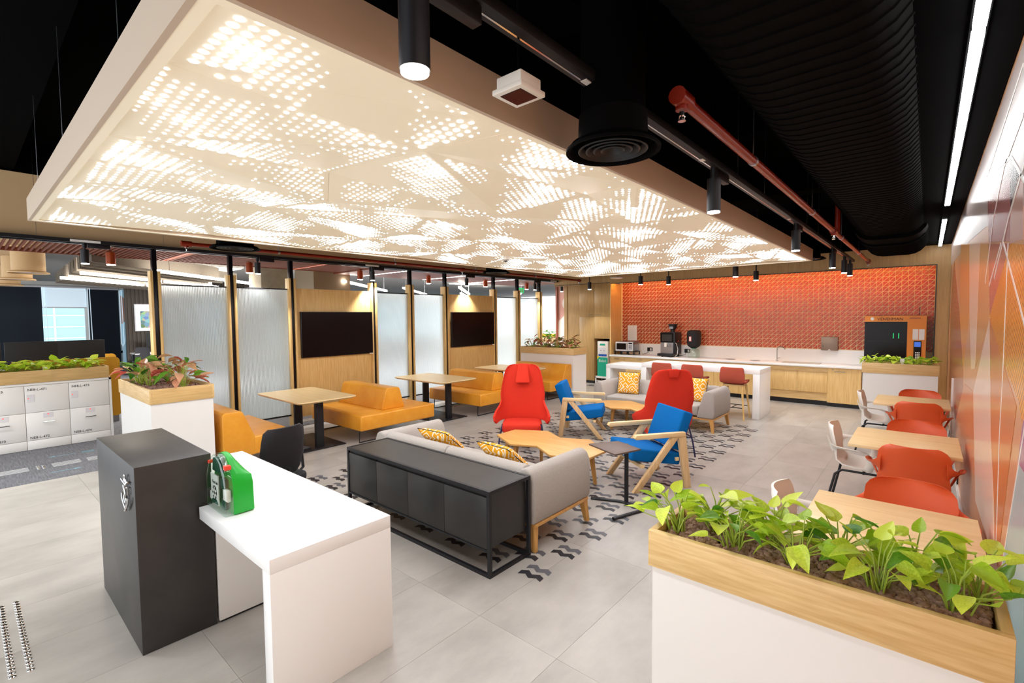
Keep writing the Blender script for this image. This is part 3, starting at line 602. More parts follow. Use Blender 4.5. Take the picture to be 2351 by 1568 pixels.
# big planter near the camera
bp_ = boxplanter('planter_box','large near planter of white panels and an oak box in the right foreground',-.77,.185,1.66,1.97,1.1,.135)
pebbles(bp_,-.745,.16,1.685,1.945,1.068,.0125,2300,300)
g = random.Random(3); px_ = [-.70,-.60,-.50,-.40,-.30,-.20,-.09,.0,.08,.13]
for q,x in enumerate(px_):
    plant('pothos','lime green pothos, %s plant from the left in the large near planter' % ORD[q],(x,1.82+(.055 if q%2 else -.05),1.06),22 if q < 8 else 17,.082,.165,.105,'p',20+q,None,((-.05 if q == 0 else (.05 if q > 7 else 0)),-.02))
# planter with pink foliage between lockers and bench
pl2 = boxplanter('planter_box','white planter with an oak box and pink foliage beside the mustard bench',-7.88,-6.37,1.34,1.97,1.14,.165)
pebbles(pl2,-7.85,-6.4,1.37,1.94,1.1,.018,700)
for q,(x,y) in enumerate(((-7.65,1.5),(-7.35,1.75),(-7.1,1.5),(-6.95,1.78),(-7.3,1.46),(-6.62,1.72))): plant('aglaonema','pink and green leafed plant, %s in the planter beside the lockers' % ORD[q],(x,y,1.1),20,.18,.33,.21,'a',40+q)
# planter by the vending machine
pl3 = boxplanter('planter_box','white planter with an oak box in front of the vending machine',-.83,.16,10.07,10.5,1.07,.17)
pebbles(pl3,-.8,.13,10.1,10.47,1.03,.015,300)
for q in range(6): plant('pothos','lime pothos, %s plant from the left in front of the vending machine' % ORD[q],(-.72+.15*q,10.22+.08*(q%2),1.02),20,.1,.15,.13,'p',60+q,None,(0,-.03))
stake('white plant tag standing in the planter before the vending machine',(-.3,10.16,1.09))
# far planter at the end of the benches
pl4 = boxplanter('planter_box','white planter with an oak box and pink foliage at the far bench',-7.95,-6.31,9.51,10.1,1.14,.165)
pebbles(pl4,-7.92,-6.34,9.54,10.07,1.1,.018,300)
for q in range(7): plant('aglaonema','pink and green leafed plant, %s from the left in the far planter' % ORD[q],(-7.7+.2*q,9.72+.16*(q%2),1.1),22,.15,.27,.18,'a',80+q)
# ------------------------------------------------------------------ lockers
lk = thing('locker_bank','bank of cream lockers with printed numbers under a long oak planter','lockers',(-9.93,0,0)); yb = [-.3,.155,.61,1.09,1.565]
MB().box(-.42,-.3,0,-.02,1.6,.99).build('carcass','white',lk)
MB().box(-.02,-.3,.955,.003,1.6,.985).box(-.02,1.57,0,.003,1.6,.985).build('frame','white',lk)
nums = [(None,None),('NE8-L-469','NE8-L-470'),('NE8-L-471','NE8-L-472'),('NE8-L-473','NE8-L-474')]
for i in range(4):
    y0,y1 = yb[i]+.003,yb[i+1]-.003
    for row,(za,zb_) in enumerate(((.555,.95),(.145,.549))):
        d = MB().box(-.02,y0,za,0,y1,zb_).build('door','white',lk,.0015); yc = (y0+y1)/2; b_ = nums[i][row]
        if row == 0:
            MB().box(0,y0+.02,.71,.003,y0+.1,.82).build('lock_plate','grey_plate',d); MB().box(.003,y0+.03,.76,.005,y0+.042,.772).build('indicator','led_red',d)
            if b_: text(b_,.05,'ink',d,(.0015,y0+.03,.875),FACE_PX,sx=.95)
        else:
            MB().box(0,yc-.055,.465,.003,yc+.055,.535).build('lock_plate','grey_plate',d); MB().box(.003,yc-.007,.505,.005,yc+.007,.518).build('indicator','led_red',d)
            MB().tube([(0,yc-.06,.40),(.03,yc-.06,.40),(.03,yc+.06,.40),(0,yc+.06,.40)],.006,6).build('handle','chrome',d)
            if b_: text(b_,.05,'ink',d,(.0015,y0+.03,.165),FACE_PX,sx=.95)
    MB().box(-.018,y0,.005,-.001,y1,.139).build('plinth_panel','white',lk,.0015)
MB().box(-.42,-.3,.99,.0,-.275,1.17).build('end_board','oak_y',lk); MB().box(-.025,-.275,.99,.0,1.58,1.17).build('planter_board','oak_y',lk,.002); MB().box(-.42,-.275,.99,-.395,1.58,1.17).build('planter_board','oak_y',lk); MB().box(-.395,1.555,.99,-.025,1.58,1.17).build('end_board','oak_x',lk)
MB().box(-.395,-.275,.99,-.025,1.555,1.12).build('soil','soil',lk)
for q in range(8): plant('pothos','lime pothos, %s plant from the left in the planter on the lockers' % ORD[q],(-10.13,-.1+.21*q,1.12),22,.125,.17,.17,'p',100+q,None,(.06,0))
stake('white plant tag standing in the planter on the lockers',(-9.98,.85,1.16),R(90))
yp = thing('desk_screen','mustard yellow rounded desk screen beside the lockers','screen',(-10.40,0,0)); MB().prism(rrect(.5,.29,1.80,1.285,.07),-.014,.014,0).build('panel','mustard',yp)
MB().box(-.02,.8,0,.02,.9,.29).box(-.02,1.5,0,.02,1.6,.29).build('foot','steel',yp)
# ------------------------------------------------------------------ reception desk and pedestal
pd = thing('reception_pedestal','tall charcoal pedestal with a metal emblem beside the white desk','pedestal',(0,0,0)); MB().box(-4.385,.61,0,-3.31,.99,1.08).build('body','charcoal',pd,.003)
em = [[(-3.48,1.005),(-3.499,.985),(-3.468,.967),(-3.486,.948),(-3.485,.919),(-3.471,.889),(-3.449,.862),(-3.458,.839)],[(-3.48,1.005),(-3.465,1.014),(-3.445,1.011),(-3.452,.991),(-3.427,.968)],[(-3.533,.978),(-3.487,.972),(-3.419,.965)],[(-3.518,.942),(-3.505,.922),(-3.518,.895),(-3.511,.863),(-3.487,.845)],[(-3.55,.895),(-3.55,.862),(-3.517,.837),(-3.485,.82),(-3.46,.809)],[(-3.375,.9),(-3.388,.869),(-3.428,.833),(-3.487,.799)],[(-3.455,.936),(-3.445,.946),(-3.411,.949),(-3.416,.907)],[(-3.459,.926),(-3.447,.903),(-3.467,.874)],[(-3.402,.895),(-3.424,.852),(-3.456,.829),(-3.454,.807)],[(-3.435,.979),(-3.397,.981)]]
mb = MB()
for q,l_ in enumerate(em): mb.tube([(x,.598-.003*(q%3),z) for x,z in l_],.0052,6)
mb.build('metal_emblem','chrome',pd,smooth=True)
dk = thing('reception_desk','white solid surface reception desk with a waterfall end in the foreground','desk',(0,0,0))
MB().prism([(-3.29,.91),(-2.30,.91),(-2.30,1.58),(-4.42,1.56),(-4.42,1.0),(-3.29,1.0)],.70,.772).build('desk_top','solid_white',dk,.0015)
MB().box(-2.385,.91,0,-2.30,1.58,.70).build('end_panel','solid_white',dk,.0015); MB().box(-3.36,1.0,.015,-3.30,1.56,.70).build('end_panel','white',dk,.0015); MB().box(-3.35,1.01,0,-3.31,1.55,.015).build('plinth','black',dk)
# first aid case
fa = thing('first_aid_case','green first aid case with a clear front standing on the white desk','first aid kit',(-3.145,.955,.772))
W2 = .165
pf = [(-W2,.012),(-W2+.012,0),(W2-.012,0),(W2,.012),(W2-.008,.17),(W2-.03,.235)]+[(.115*math.cos(R(a)),.235+.105*math.sin(R(a))) for a in (20,40,60,80,100,120,140,160)]+[(-W2+.03,.235),(-W2+.008,.17)]
def ringy(pf,y,s=1): return [(x*s,y,z*s if z > .02 else z) for x,z in pf]
pb = [(x*.98, min(z,.215) if z > .215 else z) for x,z in pf]
MB().rings([ringy(pf,.045),ringy(pf,.075),[(x,.155,z) for x,z in pb]]).build('green_shell','green_plastic',fa,.006)
MB().rings([ringy(pf,.0,.96),ringy(pf,.012),ringy(pf,.044)]).build('clear_cover','glass_clear',fa,.004)
MB().prism([(-.055,.235),(.055,.235),(.04,.31),(.0,.325),(-.04,.31)],.006,.0445,1).build('handle_opening','dark_green',fa,.003)
MB().box(-.10,.010,.03,.02,.016,.21).build('instruction_card','paper',fa)
text('First Aid',.026,'ink',fa,(-.075,.0095,.155),FACE_MY)
MB().prism([(-.04+.036*math.cos(R(a)),.10+.042*math.sin(R(a))) for a in range(0,360,20)],.0085,.0098,1).build('cross_disc','ink',fa)
mb = MB()
for a in (0,60,120): mb.obox((-.04,.0080,.10),(.014,.001,.072),Matrix.Rotation(R(a),3,'Y'))
mb.build('star_symbol','paper',fa)
MB().prism([(-.095,.03)]+[(-.04+.056*math.cos(R(a)),.035+.03*math.sin(R(a))) for a in range(0,181,20)]+[(-.095,.03)][:0],.0085,.0098,1).build('card_footer','dark_green',fa)
MB().box(.09,.016,.26,.125,.05,.285).build('latch','red_bit',fa,.003); MB().box(-.17,.016,.25,-.15,.045,.27).build('latch','red_bit',fa,.003)
for q,(x,z,s) in enumerate(((.07,.05,.03),(.1,.11,.035),(.06,.17,.03),(-.13,.06,.025))): MB().box(x-s,.018,z-s,x+s,.04,z+s).build('dressing_pack','paper' if q%2 else 'dark_green',fa,.006)
# office chair
def office_chair(label,loc,rz,simple=False):
    t = thing('office_chair',label,'chair',loc,rz)
    rs = []
    for z,hw,y in ((.52,.19,.16),(.56,.225,.165),(.7,.235,.20),(.85,.228,.225),(.93,.215,.235),(.96,.17,.24)):
        rs.append([(hw*math.cos(R(a))*(abs(math.cos(R(a)))**-.45 if abs(math.cos(R(a)))>.05 else 1)*.92, y+.045*abs(math.cos(R(a)))**2*-1+.016*math.sin(R(a)),z) for a in range(0,360,24)])
    MB().rings(rs).build('backrest','mesh_black',t,smooth=True)
    MB().prism(rrect(-.24,-.24,.24,.22,.09),.43,.50).build('seat','mesh_black',t,.02)
    MB().tube([(0,.16,.42),(0,.24,.44),(0,.25,.6)],.022,8).build('back_support','black',t,smooth=True)
    MB().cyl((0,0,.1),(0,0,.43),.028,n=12).build('gas_lift','black',t,smooth=True)
    for s in (-1,1): MB().tube([(s*.22,.05,.45),(s*.29,.05,.5),(s*.29,.03,.66)],.014,6).box(s*.29-.04,-.1,.66,s*.29+.04,.12,.685).build('armrest','black',t)
    for q in range(5):
        a = 2*PI*q/5+.3; MB().tube([(0,0,.11),(.16*math.cos(a),.16*math.sin(a),.09),(.3*math.cos(a),.3*math.sin(a),.065)],[.03,.022,.016],6).cyl((.3*math.cos(a)-.02*math.sin(a),.3*math.sin(a)+.02*math.cos(a),.028),(.3*math.cos(a)+.02*math.sin(a),.3*math.sin(a)-.02*math.cos(a),.028),.028,n=10).build('base_arm','black',t)
    return t
office_chair('black office chair behind the white reception desk',(-4.43,1.80,0),math.atan2(-.2,-.95)+PI/2)
# ------------------------------------------------------------------ sideboard
sb = thing('sideboard','long black four door sideboard in a metal frame behind the grey sofa','sideboard',(0,0,0)); x0,x1,y0,y1,h = -4.27,-2.35,2.45,2.925,.643; r_ = .026
mb = MB()
for x in (x0,x1-r_):
    for y in (y0,y1-r_): mb.box(x,y,0,x+r_,y+r_,h-r_)
for z in (0,h-r_):
    for y in (y0,y1-r_): mb.box(x0+(r_ if z == 0 else 0),y,z,x1-(r_ if z == 0 else 0),y+r_,z+r_)
    for x in (x0,x1-r_): mb.box(x,y0+r_,z,x+r_,y1-r_,z+r_)
for y in (y0,y1-r_): mb.box(x0+r_,y,.19,x1-r_,y+r_*.8,.205)
mb.build('frame','black',sb)
MB().box(x0+r_+.001,y0+r_+.001,h-.016,x1-r_-.001,y1-r_-.001,h-.003).build('top_panel','cabinet_black',sb)
MB().box(x0+.03,y0+.026,.206,x1-.03,y1-.03,h-.018).build('carcass','cabinet_black',sb)
dw = (x1-x0-.06)/4
for q in range(4): MB().box(x0+.03+dw*q+.0015,y0+.004,.207,x0+.03+dw*(q+1)-.0015,y0+.0255,.592).build('door','cabinet_black',sb,.001)
# ------------------------------------------------------------------ sofas (front towards -y)
def sofa(label,loc,rz):
    t = thing('sofa',label,'sofa',loc,rz); Lh,D0,D1,H = 1.115,-.42,.425,.675
    for s in (-1,1):
        pr = [(s*Lh*.985,.225),(s*Lh,.32),(s*(Lh-.01),H-.09),(s*(Lh-.04),H-.025),(s*(Lh-.09),H),(s*(Lh-.15),H-.012),(s*(Lh-.19),H-.06),(s*(Lh-.29),.225)]
        MB().prism(pr,D0,D1,1).build('arm','grey_fabric',t,.022,seg=3)
    for s in (-1,1):
        pr = [(.42,.225),(.425,.35),(.415,H-.09),(.385,H-.025),(.335,H),(.28,H-.012),(.245,H-.06),(.15,.225)]
        MB().prism(pr,s*.003,s*(Lh-.16),0).build('backrest','grey_fabric',t,.02,seg=3)
        MB().box(s*.004,D0+.01,.25,s*(Lh-.27),.17,.42).build('seat_cushion','grey_fabric',t,.03,seg=3)
    MB().box(-Lh+.02,D0+.02,.195,Lh-.02,D1-.02,.226).build('base_frame','teak',t,.004)
    for sx in (-1,1):
        for sy,yy in ((-1,D0+.05),(1,D1-.05)):
            a = Vector((sx*(Lh-.06),yy,.2)); b2 = Vector((sx*(Lh-.03),yy+sy*.02,0)); q = .03; w = .018
            MB().rings([[b2+Vector((u*w,v*w,0)) for u,v in ((-1,-1),(1,-1),(1,1),(-1,1))],[a+Vector((u*q,v*q,0)) for u,v in ((-1,-1),(1,-1),(1,1),(-1,1))]]).build('leg','teak_z',t)
    return t
sofa('grey wool two seat sofa seen from behind, backing onto the black sideboard',(-3.44,3.375,0),PI)
sofa('grey wool two seat sofa facing the camera in front of the white bar',(-3.65,8.27,0),0)
cb = MB(); n = 11
def cushion_mesh():
    vs = []; fs = []; N = 12
    for side in (1,-1):
        for i in range(N+1):
            for j in range(N+1):
                u = i/N*2-1; v = j/N*2-1; th = .062*((1-u**4)*(1-v**4))**.6
                px2 = u*.215*(1-.07*(1-abs(v)**2)*abs(u)**3+0); pz = v*.215*(1-.07*(1-abs(u)**2)*abs(v)**3)
                vs.append((px2,side*th,pz))
    q = (N+1)**2
    for i in range(N):
        for j in range(N):
            a = i*(N+1)+j; fs.append((a,a+N+1,a+N+2,a+1)); fs.append((q+a,q+a+1,q+a+N+2,q+a+N+1))
    mb = MB().add(vs,fs); me = mb.mesh('cushion','cushion'); bm = bmesh.new(); bm.from_mesh(me); bmesh.ops.remove_doubles(bm,verts=bm.verts,dist=1e-4); bm.to_mesh(me); bm.free()
    me.polygons.foreach_set('use_smooth',[True]*len(me.polygons)); return me
cme = cushion_mesh(); pip = MB().tube([(.213*math.cos(R(a))*(1.0/max(abs(math.cos(R(a))),abs(math.sin(R(a)))))*.985,0,.213*math.sin(R(a))*(1.0/max(abs(math.cos(R(a))),abs(math.sin(R(a)))))*.985) for a in range(45,406,9)],.004,5).mesh('piping','ink',smooth=True)
for lab,loc,rz,tl in (('yellow patterned cushion behind the nearer sofa back, left one',(-3.88,3.34,.59),R(184),50),('yellow patterned cushion behind the nearer sofa back, right one',(-3.00,3.34,.585),R(176),50),('yellow patterned cushion in the left corner of the far sofa',(-4.28,8.33,.62),R(10),-14),('yellow patterned cushion in the right corner of the far sofa',(-3.02,8.33,.61),R(-8),-14)):
    t = thing('cushion',lab,'cushion',loc,rz); t.rotation_euler = (R(-abs(tl)),0,rz)
    link('cover',cme,t,sc=(1,1.15,1) if 'far' in lab else (1.05,1.0,.9)); link('piping',pip,t)
# ------------------------------------------------------------------ coffee tables
tp_ = [(-4.18,4.52),(-4.18,4.88),(-3.78,5.09),(-3.45,4.90),(-3.12,5.06),(-2.71,4.74),(-2.71,4.40),(-3.10,4.20),(-3.45,4.42),(-3.75,4.28)]
def ctable(label,dx,dy):
    c = (-3.45,4.65); t = thing('coffee_table',label,'coffee table',(c[0]+dx,c[1]+dy,0)); pl_ = [(x-c[0],y-c[1]) for x,y in tp_]
    MB().prism(pl_,.355,.38).build('table_top','teak',t,.003)
    for x,y in ((-.60,-.05),(-.33,.30),(-.30,-.25),(.34,.28),(.34,-.28),(.60,.0)):
        o = Vector((x,y,0)); e = o*1.09
        MB().rings([[e+Vector((u*.014,v*.014,0)) for u,v in ((-1,-1),(1,-1),(1,1),(-1,1))],[o+Vector((u*.024,v*.024,.355)) for u,v in ((-1,-1),(1,-1),(1,1),(-1,1))]]).build('leg','teak_z',t)
    MB().box(-.5,-.03,.325,.5,.03,.355).build('under_rail','teak',t)
ctable('honey oak faceted coffee table between the near sofa and the red chair',0,0); ctable('honey oak faceted coffee table in front of the far grey sofa',-.2,2.75)
# ------------------------------------------------------------------ red lounge chairs (front towards -y)
def red_chair(label,loc,rz):
    t = thing('lounge_chair',label,'armchair',loc,rz); rows = [(.38,.365,.20,.40),(.42,.385,.203,.43),(.48,.395,.208,.42),(.54,.375,.215,.32),(.60,.335,.222,.18),(.66,.315,.23,.11),(.75,.325,.245,.08),(.88,.308,.265,.06),(1.0,.285,.285,.05),(1.09,.262,.302,.045),(1.145,.228,.314,.04),(1.17,.19,.32,.03),(1.18,.14,.322,.02)]
    fr = []; bk = []; NU = 18
    for z,hw,yb_,fw in rows:
        F = []; B = []
        for i in range(NU+1):
            u = i/NU*2-1; a = abs(u); x = hw*math.sin(u*PI/2*.92)/math.sin(PI/2*.92); y = yb_-fw*a**3.2
            th = .05*(1-.35*a)
            nx = 3.2*fw*a**2.2/hw*(1 if u > 0 else -1)*.8; l_ = math.hypot(nx,1)
            F.append((x-nx/l_*th*.5*1,y-th*.5/l_,z)); B.append((x+nx/l_*th*.5,y+th*.5/l_,z))
        fr.append(F); bk.append(B)
    rs = [F+B[::-1] for F,B in zip(fr,bk)]
    MB().rings(rs).build('shell','red_fabric',t,.012,smooth=True)
    sp = rrect(-.285,-.30,.285,.17,.10,6); rs2 = [[(x*s,y*s-.0,z) for x,y in sp] for s,z in ((.9,.255),(.985,.275),(1,.32),(.985,.365),(.93,.385),(.80,.395))]
    MB().rings(rs2).build('seat_cushion','red_fabric',t,smooth=True)
    hp = [(-.07,1.187),(.07,1.187),(.105,.945),(.10,.915),(-.10,.915),(-.105,.945)]
    ya = lambda z: .322-.11*(1.18-z)/.36-.028
    MB().rings([[(x,ya(z)+.012,z) for x,z in hp],[(x,ya(z)-(.008 if z > 1.1 else .06),z) for x,z in hp]]).build('headrest','red_fabric',t,.012,seg=3)
    hb = [(-.075,1.185),(.075,1.185),(.06,1.08),(-.06,1.08)]; MB().rings([[(x,.345-.13*(1.18-z),z) for x,z in hb],[(x,.365-.13*(1.18-z),z) for x,z in hb]]).build('headrest_flap','red_fabric',t,.005)
    M.setdefault('navy_leg',mat('navy_steel','#20244a',.4))
    for s in (-1,1):
        MB().tube([(s*.27,-.22,.38),(s*.31,-.27,.2),(s*.33,-.30,0)],.011,8).build('leg','navy_leg',t,smooth=True); MB().tube([(s*.25,.2,.42),(s*.29,.26,.2),(s*.31,.30,0)],.011,8).build('leg','navy_leg',t,smooth=True)
        MB().tube([(s*.30,-.24,.25),(s*.285,.24,.25)],.009,6).build('side_rail','navy_leg',t,smooth=True)
    MB().tube([(-.29,.24,.25),(.29,.24,.25)],.009,6).build('cross_rail','navy_leg',t,smooth=True)
def face(dx,dy): return math.atan2(dy,dx)+PI/2      # turn so that local -y points along (dx,dy)
red_chair('red high back lounge chair facing the camera by the coffee table',(-4.45,5.36,0),face(.60,-.80))
red_chair('red high back lounge chair seen from behind before the far sofa',(-2.74,6.42,0),face(-.66,.75))
# ------------------------------------------------------------------ blue armchairs (front towards -y)
def blue_chair(label,loc,rz):
    t = thing('wooden_armchair',label,'armchair',loc,rz)
    rm = Matrix.Rotation(R(-9),3,'X'); MB().obox((0,-.02,.355),(.56,.60,.14),rm).build('seat_cushion','blue_fabric',t,.022,seg=3)
    rm = Matrix.Rotation(R(-20),3,'X'); MB().obox((0,.30,.62),(.56,.13,.44),rm).build('back_cushion','blue_fabric',t,.022,seg=3)
    for s in (-1,1):
        x = s*.325; w = .022
        def leg(a,b2,wa,wb): return MB().rings([[(x+u*w,a[0]+v*wa,a[1]) for u,v in ((-1,-1),(1,-1),(1,1),(-1,1))],[(x+u*w,b2[0]+v*wb,b2[1]) for u,v in ((-1,-1),(1,-1),(1,1),(-1,1))]])
        leg((-.30,0),(.17,.575),.036,.045).build('leg','ash_z',t,.003); leg((.33,0),(.25,.60),.036,.045).build('leg','ash_z',t,.003)
        MB().prism([(-.30,.575),(-.32,.595),(-.30,.625),(.29,.625),(.29,.578)],x-.03,x+.03,0).build('armrest','ash_y',t,.004)
    MB().box(-.303,-.22,.25,.303,-.18,.285).build('seat_rail','ash_x',t); MB().box(-.303,.2,.30,.303,.24,.335).build('seat_rail','ash_x',t)
blue_chair('blue armchair with an ash A frame between the red chair and far sofa',(-4.18,6.60,0),face(.90,.43))
blue_chair('blue armchair with an ash A frame, nearer one beside the laptop table',(-2.42,5.13,0),face(-.58,-.81))
lt = thing('laptop_table','small brown topped laptop table on a black C shaped stand','side table',(-2.26,4.36,0))
MB().prism([(-.27,-.28),(-.09,.0),(.22,-.13),(.12,-.45)],.612,.63).build('table_top','brown_top',lt,.006)
MB().cyl((0,0,.02),(0,0,.612),.021,n=16).build('pole','black',lt,smooth=True); MB().tube([(-.34,-.12,.012),(-.1,-.02,.012),(0,0,.012)],.02,8,.6).tube([(0,0,.012),(.19,-.04,.012),(.21,-.08,.012),(.09,-.43,.012)],.02,8,.6).build('base','black',lt,smooth=True)
MB().cyl((-.026,-.012,.5),(-.026,-.012,.58),.008,n=8).build('height_lever','chrome',lt)
# ------------------------------------------------------------------ mustard benches
def bench(label,y0,y1,double,front=1):
    "front = +1 seat opens to +y, -1 to -y"
    yc = (y0+y1)/2; t = thing('bench_seat',label,'bench',(-7.12,yc,0)); d = (y1-y0)/2; L = .76
    MB().box(-L,-d,.2,L,d,.43).build('seat','orange_leather',t,.022,seg=3)
    if double: pr = [(-.22,.43),(-.13,.75),(-.10,.77),(.10,.77),(.13,.75),(.22,.43)]; MB().prism(pr,-L+.01,L-.18,0).build('backrest','orange_leather',t,.012,seg=3)
    else:
        s = front; pr = [(-s*(d+.004),.2),(-s*(d+.004),.74),(-s*(d-.02),.77),(-s*(d-.20),.77),(-s*(d-.23),.75),(-s*(d-.36),.431),(-s*(d-.36),.2)]
        MB().prism(pr,-L-.004,L+.004,0).build('backrest','orange_leather',t,.012,seg=3)
    for s in (-1,1):
        MB().tube([(s*(L-.12),-d+.05,.2),(s*(L-.12),-d+.04,.012),(s*(L-.12),d-.04,.012),(s*(L-.12),d-.05,.2)],.01,8).build('sled_leg','black',t,smooth=True)
    return t
bench('mustard leather bench with its back to the pink planter',2.04,2.9,False,1); bench('mustard leather double sided bench under the nearer television',3.89,5.31,True); bench('mustard leather double sided bench under the farther television',6.43,7.85,True); bench('mustard leather bench with its back to the far planter',8.66,9.5,False,-1)
def cafe(label,yc):
    t = thing('cafe_table',label,'table',(-7.13,yc,0)); a = rrect(-.72,-.45,.72,.45,.09,6); b2 = [(x*.955,y*.93) for x,y in a]
    MB().rings([[(x,y,.715) for x,y in b2],[(x,y,.737) for x,y in a],[(x,y,.747) for x,y in a],[(x*.997,y*.995,.75) for x,y in a]]).build('table_top','ash_x',t)
    for x in (-.28,.38): MB().box(x-.03,-.06,.012,x+.03,.06,.715).build('column','black',t,.006)
    MB().box(-.52,-.35,.004,.52,.35,.016).build('base_plate','black',t,.003)
    for x in (-.5,.5):
        for y in (-.33,.33): MB().cyl((x,y,0),(x,y,.004),.015,n=8).build('foot','black',t)
cafe('oak topped cafe table with twin black columns nearest the lockers',3.44); cafe('oak topped cafe table with twin black columns between the two double benches',5.97); cafe('oak topped cafe table with twin black columns before the far planter bench',8.16)
# ------------------------------------------------------------------ shell armchairs (front towards -y)
def smooth_line(p,k_=3):
    p = [Vector(q) for q in p]; out = []
    for i in range(len(p)-1):
        a,b,c,d = p[max(i-1,0)],p[i],p[i+1],p[min(i+2,len(p)-1)]
        for q in range(k_):
            t = q/k_; out.append(.5*((2*b)+(c-a)*t+(2*a-5*b+4*c-d)*t*t+(3*b-a-3*c+d)*t**3))
    return out+[p[-1]]
def shell_chair(label,loc,rz,col,armless=False):
    t = thing('shell_armchair',label,'chair',loc,rz)
    prof = [(-.25,.415,.21),(-.235,.435,.225),(-.12,.425,.24),(.03,.415,.24),(.13,.43,.238),(.185,.475,.236),(.205,.53,.228),(.222,.60,.224),(.245,.68,.236),(.262,.75,.228),(.27,.785,.205),(.274,.805,.175),(.275,.815,.15)]
    F = []; B = []; NU = 12
    for q,(y,z,hw) in enumerate(prof):
        i0 = prof[max(q-1,0)]; i1 = prof[min(q+1,len(prof)-1)]; ty,tz = i1[0]-i0[0],i1[1]-i0[1]; l_ = math.hypot(ty,tz); ny,nz = -tz/l_,ty/l_
        up = max(0,min(1,(z-.45)/.2)); a_ = []; b_ = []
        for i in range(NU+1):
            u = i/NU*2-1; cv = .035*(1-up)*u*u+.0; fw = -.05*up*u*u
            p = Vector((u*hw,y+fw,z+cv)); nn = Vector((0,ny,nz))*.007; a_.append(p+nn); b_.append(p-nn)
        F.append(a_); B.append(b_)
    MB().rings([a_+b_[::-1] for a_,b_ in zip(F,B)]).build('shell',col,t,smooth=True)
    for s in (-1,1):
        U = [(.205,.262,.73),(.25,.24,.672),(.30,.18,.648),(.325,.09,.64),(.325,0,.632),(.315,-.08,.61),(.285,-.115,.545),(.25,-.11,.47),(.215,-.10,.428)]
        L_ = [(.212,.212,.57),(.238,.19,.60),(.268,.14,.618),(.285,.07,.624),(.288,0,.618),(.28,-.045,.59),(.26,-.055,.53),(.235,-.04,.468),(.205,-.01,.43)]
        U, L_ = smooth_line(U), smooth_line(L_)
        rs = []
        for q in range(len(U)):
            u, l_ = Vector(U[q]), Vector(L_[q]); d = (Vector(U[min(q+1,len(U)-1)])+Vector(L_[min(q+1,len(U)-1)])-Vector(U[max(q-1,0)])-Vector(L_[max(q-1,0)])).normalized()
            nn = d.cross((u-l_).normalized()).normalized()*.007; m_ = (u+l_)/2
            ring = [u,m_+(u-l_)*.3+nn,m_+nn*1.15,m_-(u-l_)*.3+nn,l_,m_-(u-l_)*.3-nn,m_-nn*1.15,m_+(u-l_)*.3-nn]
            rs.append([(p.x*s,p.y,p.z) for p in (ring if s > 0 else ring[::-1])])
        MB().rings(rs).build('arm',col,t,smooth=True)
        MB().tube([(s*.19,-.20,.40),(s*.215,-.235,.36),(s*.25,-.285,0)],.012,8).build('leg','black',t,smooth=True); MB().tube([(s*.19,.14,.40),(s*.215,.19,.36),(s*.25,.265,0)],.012,8).build('leg','black',t,smooth=True)
        MB().tube([(s*.19,-.20,.40),(s*.19,.14,.40)],.011,8).build('seat_rail','black',t,smooth=True)
    MB().tube([(-.19,-.03,.395),(.19,-.03,.395)],.011,8).build('cross_rail','black',t,smooth=True)
names3 = (('nearest',3.25),('middle',5.56),('farthest',8.14))
for w,yc in names3:
    t = thing('dining_table','oak topped wall table, %s of the three along the mural' % w,'table',(-.135,yc,0))
    MB().box(-.375,-.41,.722,.375,.41,.75).build('table_top','ash_x',t,.002); MB().box(-.05,-.05,.01,.05,.05,.722).build('column','black',t); MB().box(-.22,-.25,0,.22,.25,.012).build('base_plate','black',t)
    shell_chair('orange shell armchair on the far side of the %s wall table' % w,(-.06,yc+(.52 if w == 'nearest' else .50),0),0,'orange_plastic')
    if w != 'nearest': shell_chair('orange shell armchair on the near side of the %s wall table, seen from behind' % w,(-.06,yc-.29,0),PI,'orange_plastic')
    shell_chair('white shell armchair at the aisle end of the %s wall table' % w,(-.45,yc+.15,0),R(90),'white_plastic')
for lab,y,z in (('black wall socket low on the mural wall near the middle table',6.9,.12),('black wall socket low on the mural wall near the far table',9.5,.12)):
    t = thing('wall_socket',lab,'socket',(.289,y,z)); MB().box(-.012,-.06,-.045,0,.06,.045).build('plate','black',t,.003); MB().box(-.015,-.02,-.02,-.012,.02,.02).build('rocker','grey_plate',t)
